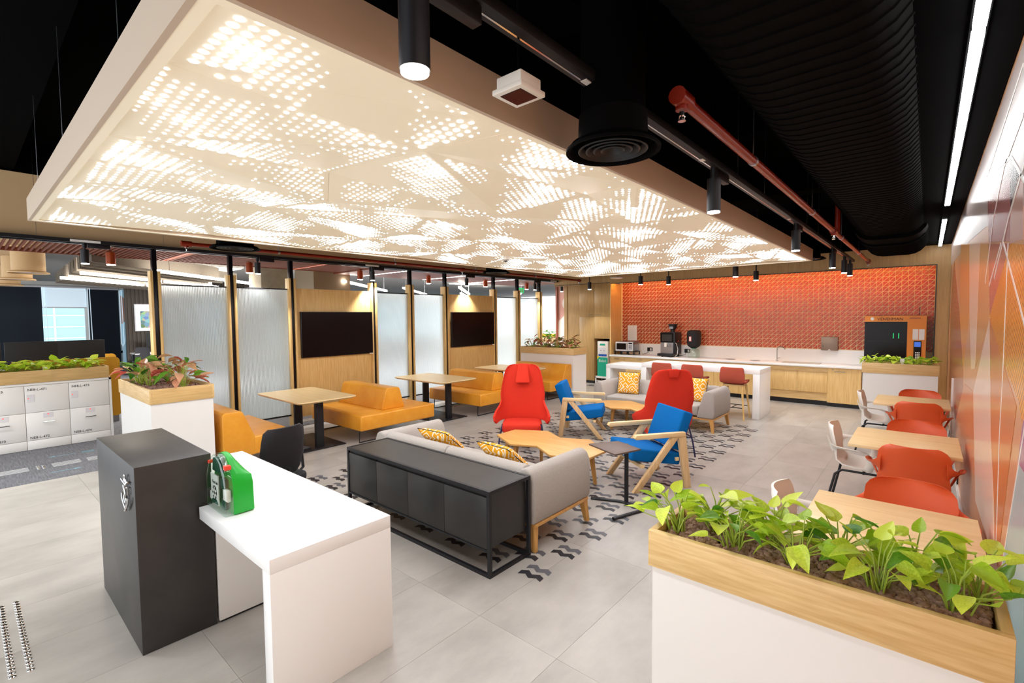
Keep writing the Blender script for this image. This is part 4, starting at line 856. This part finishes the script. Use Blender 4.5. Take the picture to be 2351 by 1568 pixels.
# ------------------------------------------------------------------ bar and stools
bt = thing('bar_table','long white bar table with slab ends in front of the kitchen counter','table',(0,0,0))
MB().box(-4.55,9.42,.815,-2.26,10.2,.906).build('table_top','solid_white',bt,.002); MB().box(-4.55,9.42,0,-4.44,10.2,.815).build('end_panel','solid_white',bt,.002); MB().box(-2.375,9.42,0,-2.26,10.2,.815).build('end_panel','solid_white',bt,.002)
bt = thing('low_table','lower white slab table joined to the left end of the bar','table',(0,0,0))
MB().box(-5.5,9.62,.725,-4.56,10.38,.81).build('table_top','solid_white',bt,.002); MB().box(-5.5,9.62,0,-5.4,10.38,.725).build('end_panel','solid_white',bt,.002)
MB().box(-4.66,9.64,0,-4.565,10.36,.725).build('end_panel','solid_white',bt)
def stool(label,loc):
    t = thing('bar_stool',label,'stool',loc)
    prof = [(.22,.655,.185),(.2,.67,.20),(.05,.662,.215),(-.10,.655,.215),(-.165,.675,.212),(-.195,.74,.215),(-.205,.82,.212),(-.21,.90,.20),(-.212,.94,.19),(-.212,.952,.165)]
    F = []; B = []
    for q,(y,z,hw) in enumerate(prof):
        i0 = prof[max(q-1,0)]; i1 = prof[min(q+1,len(prof)-1)]; ty,tz = i1[0]-i0[0],i1[1]-i0[1]; l_ = math.hypot(ty,tz); ny,nz = tz/l_,-ty/l_; up = max(0,min(1,(z-.68)/.1))
        F.append([Vector((u/5*hw-hw,y+.04*up*(u/5-1)**2,z+.02*(1-up)*(u/5-1)**2))+Vector((0,ny,nz))*.018 for u in range(11)]); B.append([Vector((u/5*hw-hw,y+.04*up*(u/5-1)**2,z+.02*(1-up)*(u/5-1)**2))-Vector((0,ny,nz))*.018 for u in range(11)])
    MB().rings([a+b[::-1] for a,b in zip(F,B)]).build('seat_shell','rust_fabric',t,.008,smooth=True)
    MB().prism(rrect(-.17,-.14,.17,.17,.04),.605,.635).build('seat_frame','oak_x',t)
    for sx in (-1,1):
        for sy in (-1,1): MB().cyl((sx*.16,sy*.13+.01,.61),(sx*.215,sy*.195+.01,0),.02,.014,10).build('leg','oak_z',t,smooth=True)
    for s in (-1,1): MB().cyl((-.2,s*.175+.01,.22),(.2,s*.175+.01,.22),.008,n=8).build('foot_rail','black',t)
    MB().cyl((0,-.165,.22),(0,.185,.22),.008,n=8).build('foot_rail','black',t)
stool('rust red bar stool at the white bar, left of the three',(-4.02,9.40,0)); stool('rust red bar stool at the white bar, middle of the three',(-3.40,9.37,0)); stool('rust red bar stool at the white bar, nearest its right end',(-2.66,9.33,0))
# ------------------------------------------------------------------ kitchen
ct = thing('worktop','long white kitchen worktop along the tiled wall','worktop',(0,0,0)); MB().box(-6.545,11.62,.80,-.955,12.285,.845).build('slab','solid_white',ct,.003)
bsp = MB().box(-6.545,12.285,.845,-.955,12.299,1.13).build('backsplash','solid_white',ct)
for x,y in ((-3.52,12.0),(-2.98,11.98)):
    MB().lathe([(.11,0),(.11,.004),(.085,.004),(.085,.001)],(x,y,.845),28).build('waste_ring','steel',ct)
    MB().cyl((x,y,.8455),(x,y,.846),.084,n=24).build('waste_flap','taupe',ct)
sk = thing('sink','rectangular undermounted sink in the white worktop','sink',(-2.05,11.98,.845)); MB().prism(rrect(-.36,-.2,.36,.2,.05),.0005,.002).build('rim','steel',sk); MB().prism(rrect(-.33,-.17,.33,.17,.05),.002,.0025).build('bowl',mat('sink_shade','#c9bda6',.35,.2),sk)
fc = thing('tap','curved chrome tap behind the sink','tap',(-2.55,12.08,.845)); MB().cyl((0,0,0),(0,0,.03),.026,n=16).tube([(0,0,.02),(0,0,.25),(.01,-.01,.30),(.05,-.03,.33),(.11,-.06,.335),(.16,-.08,.30),(.175,-.09,.275)],.014,10).build('spout','chrome',fc,smooth=True); MB().tube([(.0,.0,.06),(.05,.03,.08)],.007,6).build('lever','chrome',fc)
def handle(x,z,par,w=.14,y=11.658,vert=False): MB().tube([(x-w/2,y,z),(x-w/2,y-.032,z),(x+w/2,y-.032,z),(x+w/2,y,z)],.006,6).build('handle','chrome',par,smooth=True)
us = [(-6.54,-6.13),(-6.13,-5.2),(-5.2,-4.7),(-4.7,-3.8),(-3.8,-3.23),(-3.23,-2.62)]
nm = ['under the microwave','left of the coffee machine','under the coffee machine','behind the middle of the bar','right of the bar centre','beside the sink unit']
for (a,b),w in zip(us,nm):
    c_ = thing('base_cabinet','oak base cabinet with a drawer, '+w,'cabinet',(0,0,0)); MB().box(a+.001,11.68,.09,b-.001,12.28,.798).build('carcass','oak_z',c_); MB().box(a+.001,11.72,0,b-.001,12.28,.09).build('plinth','black',c_)
    d = MB().box(a+.002,11.658,.64,b-.002,11.679,.793).build('drawer','oak_x',c_); handle((a+b)/2,.74,d); MB().cyl(((a+b)/2,11.655,.77),((a+b)/2,11.66,.77),.008,n=10).build('lock','chrome',d)
    if b-a > .7:
        m_ = (a+b)/2
        for p,q in ((a,m_),(m_,b)): d = MB().box(p+.002,11.658,.095,q-.002,11.679,.636).build('door','oak_z',c_); handle((p+q)/2,.57,d)
    else: d = MB().box(a+.002,11.658,.095,b-.002,11.679,.636).build('door','oak_z',c_); handle((a+b)/2,.57,d)
c_ = thing('sink_cabinet','oak sink cabinet with a recessed lower panel','cabinet',(0,0,0)); MB().box(-2.619,11.7,.1,-1.531,12.28,.798).build('carcass','oak_x',c_); MB().box(-2.62,11.658,.70,-1.53,11.699,.797).build('top_rail','oak_x',c_); MB().box(-2.62,11.74,0,-1.53,12.28,.1).build('plinth','black',c_)
for p,q in ((-2.618,-2.076),(-2.072,-1.532)): MB().box(p,11.672,.27,q,11.699,.697).build('door','oak_z',c_,.001)
c_ = thing('base_cabinet','tall single door oak base cabinet right of the sink unit','cabinet',(0,0,0)); MB().box(-1.529,11.68,.08,-.96,12.28,.798).build('carcass','oak_z',c_); MB().box(-1.529,11.7,0,-.96,12.28,.08).build('plinth','black',c_)
d = MB().box(-1.527,11.652,.085,-.965,11.679,.797).build('door','oak_z',c_); handle(-1.32,.73,d,.18,11.652); MB().cyl((-1.44,11.645,.765),(-1.44,11.655,.765),.01,n=10).build('lock','chrome',d)
# tall cupboards
tc_ = thing('tall_cupboard','tall oak cupboards with a niche for the water dispenser','cupboard',(0,0,0))
MB().box(-7.555,11.72,.08,-7.07,12.28,2.798).build('carcass','fascia',tc_); MB().box(-7.069,11.72,1.27,-6.582,12.28,2.798).build('carcass','fascia',tc_); MB().box(-7.069,12.24,0,-6.582,12.28,1.27).build('niche_back','black_matte',tc_); MB().box(-7.555,11.74,0,-7.07,12.28,.08).build('plinth','black',tc_)
for a,b,z0_,z1_ in ((-7.555,-7.072,.085,1.875),(-7.068,-6.582,1.275,1.875),(-7.555,-7.072,1.88,2.797),(-7.068,-6.582,1.88,2.797)):
    d = MB().box(a+.002,11.698,z0_,b-.002,11.719,z1_).build('door','fascia',tc_,.001)
    if z1_ > 2: handle(-7.18 if a < -7.1 else -6.92,1.935,d,.19,11.698)
wd = thing('water_dispenser','white and green water dispenser standing on a rack in the cupboard niche','water dispenser',(-6.82,11.86,.22))
MB().box(-.165,-.13,0,.165,.17,.98).build('body','white_plastic',wd,.012); MB().box(-.16,-.136,.0,.16,-.131,.53).build('label_panel',mat('label_green','#12a583',.4),wd)
MB().box(-.13,-.134,.56,.13,-.131,.62).build('drip_tray',mat('label_blue','#1c4fa8',.4),wd); MB().box(-.11,-.133,.63,.11,-.131,.80).build('tap_recess','grey_plate',wd); MB().prism([(-.09,.86),(.09,.86),(.075,.91),(-.075,.91)],-.134,-.131,1).build('badge',bpy.data.materials['label_green'],wd)
text('Bisleri',.105,'paper',wd,(0,-.1375,.40),FACE_MY,align='CENTER',sx=.9); MB().prism([(-.165,.47),(-.165,.56),(-.09,.56)],-.1375,-.136,1).build('corner_flash',mat('flash_yellow','#f2d21e',.5),wd)
text('milk',.04,'paper',wd,(.06,-.1375,.05),FACE_MY,align='CENTER') if 0 else None
for s in (-.05,.05): MB().cyl((s,-.15,.72),(s,-.13,.72),.012,n=10).build('tap','steel',wd)
wr_ = thing('dispenser_rack','low white metal rack under the water dispenser','rack',(-6.82,11.86,0)); mb = MB()
for x in (-.2,.2):
    for y in (-.15,.18): mb.box(x-.015,y-.015,0,x+.015,y+.015,.2)
mb.box(-.215,-.165,.17,.215,.195,.22).box(-.2,-.15,.08,.2,-.13,.1); mb.build('frame','white',wr_)
MB().box(-.21,-.36,.001,.22,-.13,.008).build('rack_mat','carpet',thing('door_mat','dark grey mat on the floor before the cupboard niche','mat',(-6.83,11.6,0)))
# worktop appliances
mr = thing('appliance_rack','black metal rack carrying the microwave oven','rack',(-6.2,11.98,.845)); mb = MB()
for x in (-.28,-.08,.12,.28):
    for y in (-.16,.16): mb.box(x-.012,y-.012,0,x+.012,y+.012,.085)
MB().box(-.3,-.18,.085,.3,.18,.1).build('shelf','black',mr); mb.build('legs','black',mr)
mw = thing('microwave','small silver microwave oven on a black rack','microwave',(-6.2,11.98,.946)); MB().box(-.26,-.17,0,.26,.17,.25).build('body','steel',mw,.004); MB().box(-.255,-.182,.005,.11,-.171,.245).build('door','grey_plate',mw); MB().box(-.225,-.186,.04,.06,-.182,.21).build('door_window','screen_black',mw)
MB().box(.085,-.2,.03,.1,-.184,.22).build('handle','chrome',mw); pn = MB().box(.115,-.18,.005,.255,-.171,.245).build('control_panel','grey_plate',mw); MB().box(.135,-.1825,.19,.24,-.18,.23).build('display','ink',pn)
for i in range(3):
    for j in range(4): MB().box(.14+.034*i,-.1825,.05+.032*j,.162+.034*i,-.18,.07+.032*j).build('button','ink',pn)
cfm = thing('coffee_machine','tall black bean to cup coffee machine on the worktop','coffee machine',(-5.0,11.97,.845)); MB().box(-.17,-.17,.07,.2,.26,.62).build('body','black',cfm,.006); MB().box(-.17,-.18,.37,.17,-.171,.61).build('front_panel','screen_black',cfm); MB().box(-.13,-.183,.40,.13,-.18,.57).build('touch_screen',mat('dim_screen','#3a3632',.15),cfm)
MB().box(-.165,-.178,.09,.165,-.171,.365).build('outlet_panel','steel',cfm); MB().box(-.04,-.25,.26,.02,-.171,.365).build('outlet','white_plastic',cfm,.004); MB().tube([(.09,-.17,.33),(.09,-.23,.32),(.09,-.235,.24)],.01,6).build('steam_wand','chrome',cfm)
MB().box(-.2,-.3,.03,.18,-.17,.09).build('drip_tray','black',cfm,.004)
for x in (-.13,.13):
    for y in (-.15,.22): MB().cyl((x,y,0),(x,y,.07),.022,n=10).build('foot','black',cfm)
MB().lathe([(.06,0),(.05,.06),(.075,.09),(.10,.13),(.105,.2),(.0,.205)],(.08,.0,.62),20).build('bean_hopper','black',cfm,smooth=True); MB().cyl((.08,0,.82),(.08,0,.835),.125,n=24).build('hopper_lid','black',cfm); MB().prism(rrect(-.05,-.03,.05,.03,.015),-.106,-.09,1).build('hopper_label','steel',cfm,loc=(.08,0,.74))
MB().tube([(.201,-.12,.36),(.215,-.1,.34),(.235,-.05,.2),(.23,-.08,.05),(.205,-.17,.02)],.007,6).build('milk_hose','white_plastic',cfm,smooth=True); MB().cyl((.2,.06,.4),(.203,.06,.4),.018,n=12).build('red_badge','red_bit',cfm)
wb_ = thing('water_bottle','large clear water bottle with a black fabric cover by the coffee machine','bottle',(-4.40,12.02,.845))
MB().lathe([(.13,0),(.145,.02),(.145,.16),(.12,.2),(.05,.235),(.045,.25)],(0,0,0),24,True).build('bottle','glass_clear',wb_,smooth=True); MB().lathe([(.07,.235),(.145,.29),(.165,.36),(.168,.60),(.15,.665),(.09,.685),(0,.688)],(0,0,0),24).build('fabric_cover','mesh_black',wb_,smooth=True); MB().cyl((0,0,.22),(0,0,.25),.052,n=16).build('cap',bpy.data.materials['label_green'],wb_)
lb = MB().box(-.06,-.174,.41,.0,-.166,.53).build('label_patch','red_bit',wb_); MB().box(-.052,-.176,.418,-.008,-.174,.522).build('label_print','paper',lb)
for lab,x in (('double wall socket with a plug beside the microwave',-5.68),('double wall socket with a plug right of the coffee machine',-4.66)):
    t = thing('wall_socket',lab,'socket',(x,12.285,.985)); MB().box(-.075,-.01,-.05,.075,0,.05).build('plate','ink',t,.003); MB().box(.01,-.014,-.03,.05,-.01,.03).build('rocker','paper',t); MB().box(-.045,-.045,-.03,.0,-.01,.015).build('plug','black',t,.004); MB().tube([(-.02,-.04,-.025),(-.03,-.06,-.09),(-.12,-.08,-.125),(-.2,-.06,-.128)],.005,6).build('flex','ink',t)
nt = thing('notice','white paper notice clipped on the tiles above the microwave','notice',(-6.2,12.286,1.13)); MB().box(-.14,-.006,.08,.14,0,.5).build('sheet','paper',nt)
mb = MB()
for q in range(8): mb.box(-.11,-.0075,.13+.035*q,.05+.05*((q*3)%2),-.006,.14+.035*q)
mb.build('printed_lines','grey_plate',nt); MB().cyl((.03,-.012,.47),(.03,-.006,.47),.008,n=8).build('pin','ink',nt)
pt = thing('paper_towel_dispenser','flat taupe metal paper towel dispenser on the tiles above the sink','dispenser',(-1.58,12.286,1.12)); MB().box(-.15,-.09,0,.15,0,.29).build('case','taupe',pt,.004); MB().box(-.12,-.091,.08,-.108,-.0895,.11).build('level_slot','ink',pt); MB().prism([(-.03,0),(.03,0),(.0,.03)],-.0915,-.09,1).build('paper_gap','paper',pt)
sn_ = thing('tile_hook','tiny white hook on the tiles above the coffee machine','hook',(-5.42,12.286,1.69)); MB().cyl((0,-.02,0),(0,0,0),.015,n=10).build('knob','white_plastic',sn_)
# vending machine
vm = thing('vending_machine','orange and black vending machine behind the back planter','vending machine',(-.48,11.78,0)); M.setdefault('vend',mat('vending_orange','#e0862c',.4))
MB().box(-.465,.03,.05,.465,.5,1.86).build('cabinet','black',vm); MB().box(-.465,0,1.74,.465,.03,1.855).box(.19,0,.05,.465,.03,1.74).box(-.465,0,.05,.19,.03,.45).build('front_frame','vend',vm)
MB().box(-.46,-.004,.46,.188,.028,1.735).build('glass_door','screen_black',vm)
for z in (.75,1.05,1.35): MB().box(-.42,-.008,z,.15,-.004,z+.012).build('shelf_edge','ink',vm)
for x in (-.02,.06): MB().box(x,-.007,1.42,x+.012,-.004,1.52).build('indicator_strip',bpy.data.materials['exit_green'],vm)
text('VENDIMAN',.078,'ink',vm,(-.27,-.001,1.765),FACE_MY,sx=1.0); MB().prism([(-.345+.028*math.cos(R(a)),1.797+.032*math.sin(R(a))) for a in range(0,360,24)],-.003,0,1).build('round_badge','paper',vm)
for x in (.27,.36): MB().box(x,-.003,1.40,x+.08,0,1.6).build('price_card','paper',vm)
kp = MB().box(.29,-.012,.72,.40,0,1.38).build('control_panel','screen_black',vm); MB().box(.3,-.014,1.27,.39,-.012,1.36).build('display',mat('blue_screen','#2a4f9a',.3,emit='#3a66c8',es=.5),kp)
for i in range(3):
    for j in range(5): MB().box(.315+.024*i,-.015,1.03+.03*j,.332+.024*i,-.012,1.05+.03*j).build('key','paper',kp)
MB().box(.3,-.014,.86,.39,-.012,.97).build('card_reader',mat('reader_grey','#60666c',.4),kp); MB().box(.22,-.002,1.80,.38,0,1.815).build('small_print','red_pipe',vm); MB().cyl((.36,.25,1.86),(.36,.25,2.02),.006,n=6).build('antenna','black',vm)
for x in (-.4,.4): MB().box(x-.03,.06,0,x+.03,.46,.05).build('foot','black',vm)
# ------------------------------------------------------------------ open office beyond the glass
struct(MB().box(-27,-3,3.45,-8.62,30,3.55).build('ceiling_office','office_ceiling'))
rf = thing('slatted_raft','copper brown slatted ceiling raft beyond the partition','ceiling raft',(-9.3,0,2.95))
slm = MB().box(-.70,-.008,-.03,.70,.008,.02).mesh('slat','slat_brown')
for i in range(100): link('slat',slm,rf,(0,-.6+.062*i,0))
MB().box(-.73,-.62,-.035,-.70,5.6,.025).box(.70,-.62,-.035,.73,5.6,.025).build('edge_frame','slat_brown',rf)
for y in (.2,2.4,4.6): MB().box(-.7,y,.022,.7,y+.03,.05).build('led_line','led_office',rf)
rf = thing('solid_raft','copper brown solid ceiling raft beyond the far glass panels','ceiling raft',(-9.5,0,2.95)); MB().box(-.9,5.75,-.03,.9,12.4,.02).build('board','slat_brown',rf)
for y in (6.5,8.3,10.1): MB().box(-.85,y,-.034,.85,y+.025,-.03).build('led_line','led_office',rf)
dv = Vector((-.67,.742)); nv = Vector((.742,.67)); ang = math.atan2(dv.y,dv.x)
lab_n = 0
for i in range(13):
    x = -9.9-.52*i; t = thing('felt_baffle','grey felt ceiling baffle beyond the lockers, %s from the partition' % ORD[i],'ceiling baffle',(x,1.42+.02*i,2.82),ang); ln = 3.4+.35*((i*3)%4)
    MB().box(0,-.02,0,ln,.02,.25).build('panel','felt',t); MB().cyl((.4,0,.25),(.4,0,.63),.004,n=5).cyl((ln-.4,0,.25),(ln-.4,0,.63),.004,n=5).build('hanger_wire','steel',t)
for i,(x,y,ln) in enumerate(((-11.7,1.55,4.2),(-13.3,1.45,4.6),(-10.4,2.4,3.4),(-10.4,6.0,4.2),(-11.6,8.6,4.2),(-10.3,9.6,4.2),(-12.4,4.8,4.2),(-10.6,12.8,4.5),(-12.8,12,4.5),(-15,16,3.0))):
    t = thing('linear_light','white linear lamp hanging in the open office, %s of the row' % ORD[i],'ceiling light',(x,y,2.745),ang); MB().box(0,-.035,0,ln*.48,.035,.05).box(ln*.52,-.035,0,ln,.035,.05).build('tube_segment','led_office',t); MB().cyl((.3,0,.05),(.3,0,.705),.004,n=5).cyl((ln-.3,0,.05),(ln-.3,0,.705),.004,n=5).build('hanger_wire','steel',t)
for i,(x,y) in enumerate(((-11.9,.88),(-13.9,.86),(-16.3,.84))):
    t = thing('air_outlet','cream cylindrical air outlet at the left edge, %s in the row' % ORD[i],'air vent',(x,y,2.73)); MB().lathe([(.27,0),(.27,.02),(.22,.04),(.22,.465)],(0,0,0),28).build('drum','cream',t,smooth=True); MB().cyl((0,0,.02),(0,0,.03),.22,n=28).build('grille','grey_plate',t)
t = thing('white_duct','wide cream duct along the office ceiling at the left edge','duct',(-14,.5,3.2)); MB().box(-2.8,-.9,0,4.2,.55,.22).build('duct_run','cream',t,.03)
col = thing('concrete_column','bare concrete column beyond the second glass panel','column',(-12.0,5.0,0)); MB().box(-.35,-.35,0,.35,.35,3.45).build('shaft','concrete_col',col,.01)
col = thing('clad_column','wide brown grey column behind the first television panel','column',(-10.9,5.75,0)); MB().box(-.45,-.45,0,.45,.45,3.45).build('shaft',mat('clad_brown','#8a7a66',.8),col)
# far office wall : windows, blinds
WXO = -26; KW = 26/17
def zw(z): return 1.9+(z-1.9)*KW
W0,W1,W2,W3 = .78*KW,2.34*KW,2.98*KW,30
ww = struct(MB().box(WXO-.3,-3,0,WXO-.1,W0,3.45).box(WXO-.3,W1,0,WXO-.1,W2,3.45).box(WXO-.3,W0,3.2,WXO-.1,W1,3.45).box(WXO-.3,W0,0,WXO-.1,W1,.3).box(WXO-.3,W2,3.2,WXO-.1,30,3.45).box(WXO-.3,W2,0,WXO-.1,30,.5).build('wall_office','office_wall'))
def window(n_,y0,y1,z0_,z1_,step):
    f = struct(MB().box(WXO-.24,y0,z0_,WXO-.22,y1,z1_).build('window_%d' % n_,mat('pane_glass_%d' % n_,'#f6fdff',.02,trans=1,ior=1.02)))
    m = MB(); w_ = .09; nn = max(1,round((y1-y0)/step))
    for q in range(nn+1): y = y0+(y1-y0)*q/nn; m.box(WXO-.28,y-w_,z0_,WXO-.12,y+w_,z1_)
    m.box(WXO-.28,y0,z0_,WXO-.12,y1,z0_+.1).box(WXO-.28,y0,z1_-.08,WXO-.12,y1,z1_); m.build('window_frame','solid_white',f)
window(1,W0,W1,.3,3.2,1.6); window(2,W2,14,.5,3.2,2); window(3,14,22,.5,3.2,2); window(4,22,30,.5,3.2,2)
def blind(label,y0,y1,z0_,z1_,m_):
    t = thing('roller_blind',label,'blind',(WXO-.05,0,0)); MB().box(-.02,y0,z0_,0,y1,z1_).build('fabric',m_,t); MB().cyl((-.01,y0,z1_+.03),(-.01,y1,z1_+.03),.045,n=10).build('roller','grey_plate',t); MB().box(-.03,y0,z0_-.05,.01,y1,z0_).build('bottom_bar','grey_plate',t)
    MB().tube([(.05,y1+.03,z1_),(.05,y1+.03,.9),(.05,y1+.07,.8),(.05,y1+.12,.9),(.05,y1+.1,z1_)],.014,5).build('chain_loop','pale_blind',t)
blind('dark navy roller blind at the left edge of the office',-2.4,1.46*KW,.1,zw(2.76),'navy'); blind('pale half drawn roller blind over the office window',1.46*KW,2.32*KW,zw(2.26),zw(2.76),'pale_blind'); blind('dark navy roller blind right of the office window',2.36*KW,2.99*KW,.1,zw(2.74),'navy')
blind('dark blind on the far office windows, left one',26.2,28,1.9,3.15,'navy'); blind('pale blind on the far office windows',18,21,2.1,3.15,'pale_blind')
bd = thing('exterior_building','glass fronted building outside the office window','building',(-36,2.5,0)); MB().box(-2,-8,-1,0,32,9).build('facade',mat('facade_glass','#9fc3cd',.3),bd)
mb = MB()
for q in range(16): mb.box(0,-8,.3+.62*q,.05,32,.36+.62*q)
for q in range(26): mb.box(0,-8+1.5*q,-1,.04,-7.92+1.5*q,9)
mb.build('facade_bars','solid_white',bd)
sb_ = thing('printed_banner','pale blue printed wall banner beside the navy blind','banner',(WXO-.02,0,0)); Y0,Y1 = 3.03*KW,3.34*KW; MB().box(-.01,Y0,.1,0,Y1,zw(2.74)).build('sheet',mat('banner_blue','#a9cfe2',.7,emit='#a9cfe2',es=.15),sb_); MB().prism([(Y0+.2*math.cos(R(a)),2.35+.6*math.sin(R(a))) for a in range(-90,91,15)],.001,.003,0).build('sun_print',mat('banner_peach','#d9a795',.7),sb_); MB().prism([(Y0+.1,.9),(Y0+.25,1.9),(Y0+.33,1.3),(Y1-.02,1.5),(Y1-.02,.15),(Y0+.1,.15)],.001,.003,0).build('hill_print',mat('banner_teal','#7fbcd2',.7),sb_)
KT = 22/14.5; TX = -22
wo = struct(MB().box(TX-.25,2.68*KT,0,TX-.1,5.6*KT,3.4).build('wall_media','dark_slat'))
ms = MB().box(TX-.1,-.025,.05,TX-.07,.025,3.35).mesh('slat','dark_slat')
for q in range(34): link('slat',ms,wo,(0,2.74*KT+.12*q,0))
tv = thing('television','wall mounted screen glowing with a colourful picture beyond the first post','television',(TX-.04,3.4*KT,1.99)); MB().box(-.03,-.85,-.5,.02,.85,.5).build('housing','grey_plate',tv,.004)
k = NT('tv_picture'); tc = k.n('ShaderNodeTexCoord'); vz = k.n('ShaderNodeTexVoronoi'); vz.inputs['Scale'].default_value = 9; k.l(tc.outputs['Object'],vz.inputs['Vector']); hs = k.n('ShaderNodeHueSaturation'); hs.inputs['Saturation'].default_value = .8; k.l(vz.outputs['Color'],hs.inputs['Color']); k.l(hs.outputs[0],k.b.inputs['Emission Color']); k.b.inputs['Emission Strength'].default_value = .4; k.b.inputs['Base Color'].default_value = (0,0,0,1)
MB().box(.02,-.81,-.46,.023,.81,.46).build('screen',mat('tv_white','#dfe6f5',.3,emit='#dfe6f5',es=.45),tv); MB().box(.023,-.68,-.38,.025,.6,.24).build('picture',k.m,tv)
# desks, monitors and chairs of the office
def desk(label,x,y,w,d,rz=0):
    t = thing('office_desk',label,'desk',(x,y,0),rz); MB().box(-w/2,-d/2,.71,w/2,d/2,.74).build('desk_top','office_wall',t)
    for a in (-1,1): MB().box(a*(w/2-.06)-.03,-d/2+.05,0,a*(w/2-.06)+.03,d/2-.05,.71).build('leg','steel',t)
def monitor(label,x,y,rz,z=.74,w=.72,h=.42,dz=.2):
    t = thing('monitor',label,'monitor',(x,y,z),rz); MB().box(-w/2,-.02,dz,w/2,.015,dz+h).build('screen','ink',t,.004); MB().cyl((0,.03,0),(0,.03,dz+.15),.02,n=8).build('stand','steel',t); MB().cyl((0,.03,0),(0,.03,.012),.1,n=16).build('base','steel',t)
desk('white office desk behind the lockers carrying black monitors',-11.9,.7,.8,2.6); desk('white office desk with monitors by the dark slatted wall',-21.0,5.2,.8,2.4)
for y,w in ((.15,'left one'),(.85,'middle one'),(1.5,'right one')): monitor('black monitor on the desk behind the lockers, '+w,-11.8,y,R(90),.74,.66,.42,.38)
for y,w in ((4.75,'left one'),(5.6,'right one')): monitor('monitor on the desk by the dark slatted wall, '+w,-21.1,y,R(80),.74,.62,.5,.2)
office_chair('black office chair at the far desk by the banner, left one',(-20.4,4.15,0),R(75)); office_chair('black office chair at the far desk, right of the other',(-19.6,4.45,0),R(75))
sc = thing('tablet_chair','navy chair with a magenta seat and a writing tablet before the navy blind','chair',(-21.5,2.9,0)); MB().prism(rrect(-.22,-.22,.22,.22,.08),.43,.47).build('seat',mat('magenta','#b0246a',.6),sc,.01); MB().box(-.21,.2,.5,.21,.225,.9).build('backrest','navy',sc,.01); MB().prism(rrect(-.3,-.5,.15,-.15,.08),.72,.735).build('writing_tablet','slat_brown',sc)
for a in (-1,1):
    for b in (-1,1): MB().cyl((a*.2,b*.2,0),(a*.17,b*.17,.43),.014,n=8).build('leg','steel',sc)
ys_ = thing('desk_screen','low mustard desk screen behind the black monitors','screen',(-14.5,2.0,0)); MB().prism(rrect(-.3,.4,.45,1.12,.08),-.012,.012,0).build('panel','mustard',ys_); MB().box(-.03,-.2,0,.03,-.1,.4).box(-.03,.25,0,.03,.35,.4).build('foot','steel',ys_)
# seen through the gap by the pantry wall
pl5 = boxplanter('planter_box','small oak planter of dark green plants beyond the pantry wall',-11.3,-10.3,14.3,14.7,1.12,.17)
for q in range(4): plant('pothos','dark green plant beyond the far planter, %s from the left' % ORD[q],(-11.1+.22*q,14.5,1.07),9,.2,.25,.18,'d',140+q)
for i,(x,y) in enumerate(((-12.4,16.6),(-12.9,18.2))):
    t = thing('office_counter','dark office storage unit with a mustard top, %s beyond the gap' % ('nearer' if i == 0 else 'farther'),'cabinet',(x,y,0)); MB().box(-.9,-.3,0,.9,.3,1.05).build('carcass','navy',t); MB().box(-.92,-.32,1.05,.92,.32,1.09).build('top','mustard',t)
# square panel fixtures made up around area lamps added to brighten the open office
for i,(x,y) in enumerate(((-14,9),(-15.5,15),(-16,5))):
    t = thing('added_panel_light','added square white panel lamp on the open office ceiling, %s from the lockers' % ORD[(1,2,0)[i]],'ceiling light',(x,y,3.38)); MB().box(-.65,-.65,.01,.65,.65,.07).build('frame','office_wall',t); MB().box(-.6,-.6,.0,.6,.6,.012).build('diffuser','led_office',t)
    l = bpy.data.lights.new('office_fill', 'AREA'); l.energy = 580; l.size = 1.2; l.color = (.95,.98,1); o = bpy.data.objects.new('office_fill_light',l); C.objects.link(o); o.location = (x,y,3.37)
# further track spotlights outside the view, near the camera
rb = thing('lighting_track','short black lighting track left of the camera, outside the view','track',(-7,-.55,2.93)); MB().box(-3,-.03,-.022,3,.03,.022).cyl((-2,0,.02),(-2,0,1.17),.002,n=5).cyl((2,0,.02),(2,0,1.17),.002,n=5).build('rail','black',rb)
for x,w in ((-4.9,'nearest the pedestal'),(-6.9,'in the middle'),(-8.9,'nearest the lockers')): track_head(x,-.55,2.6,2.93,'black spotlight on the track left of the camera, '+w,95,box=False)
for y,w in ((-.35,'directly above the camera'),(-1.4,'just behind the camera'),(-2.6,'at the rear end of the track')): track_head(RT,y,2.6,2.93,'black track spotlight on the right track, '+w,50)
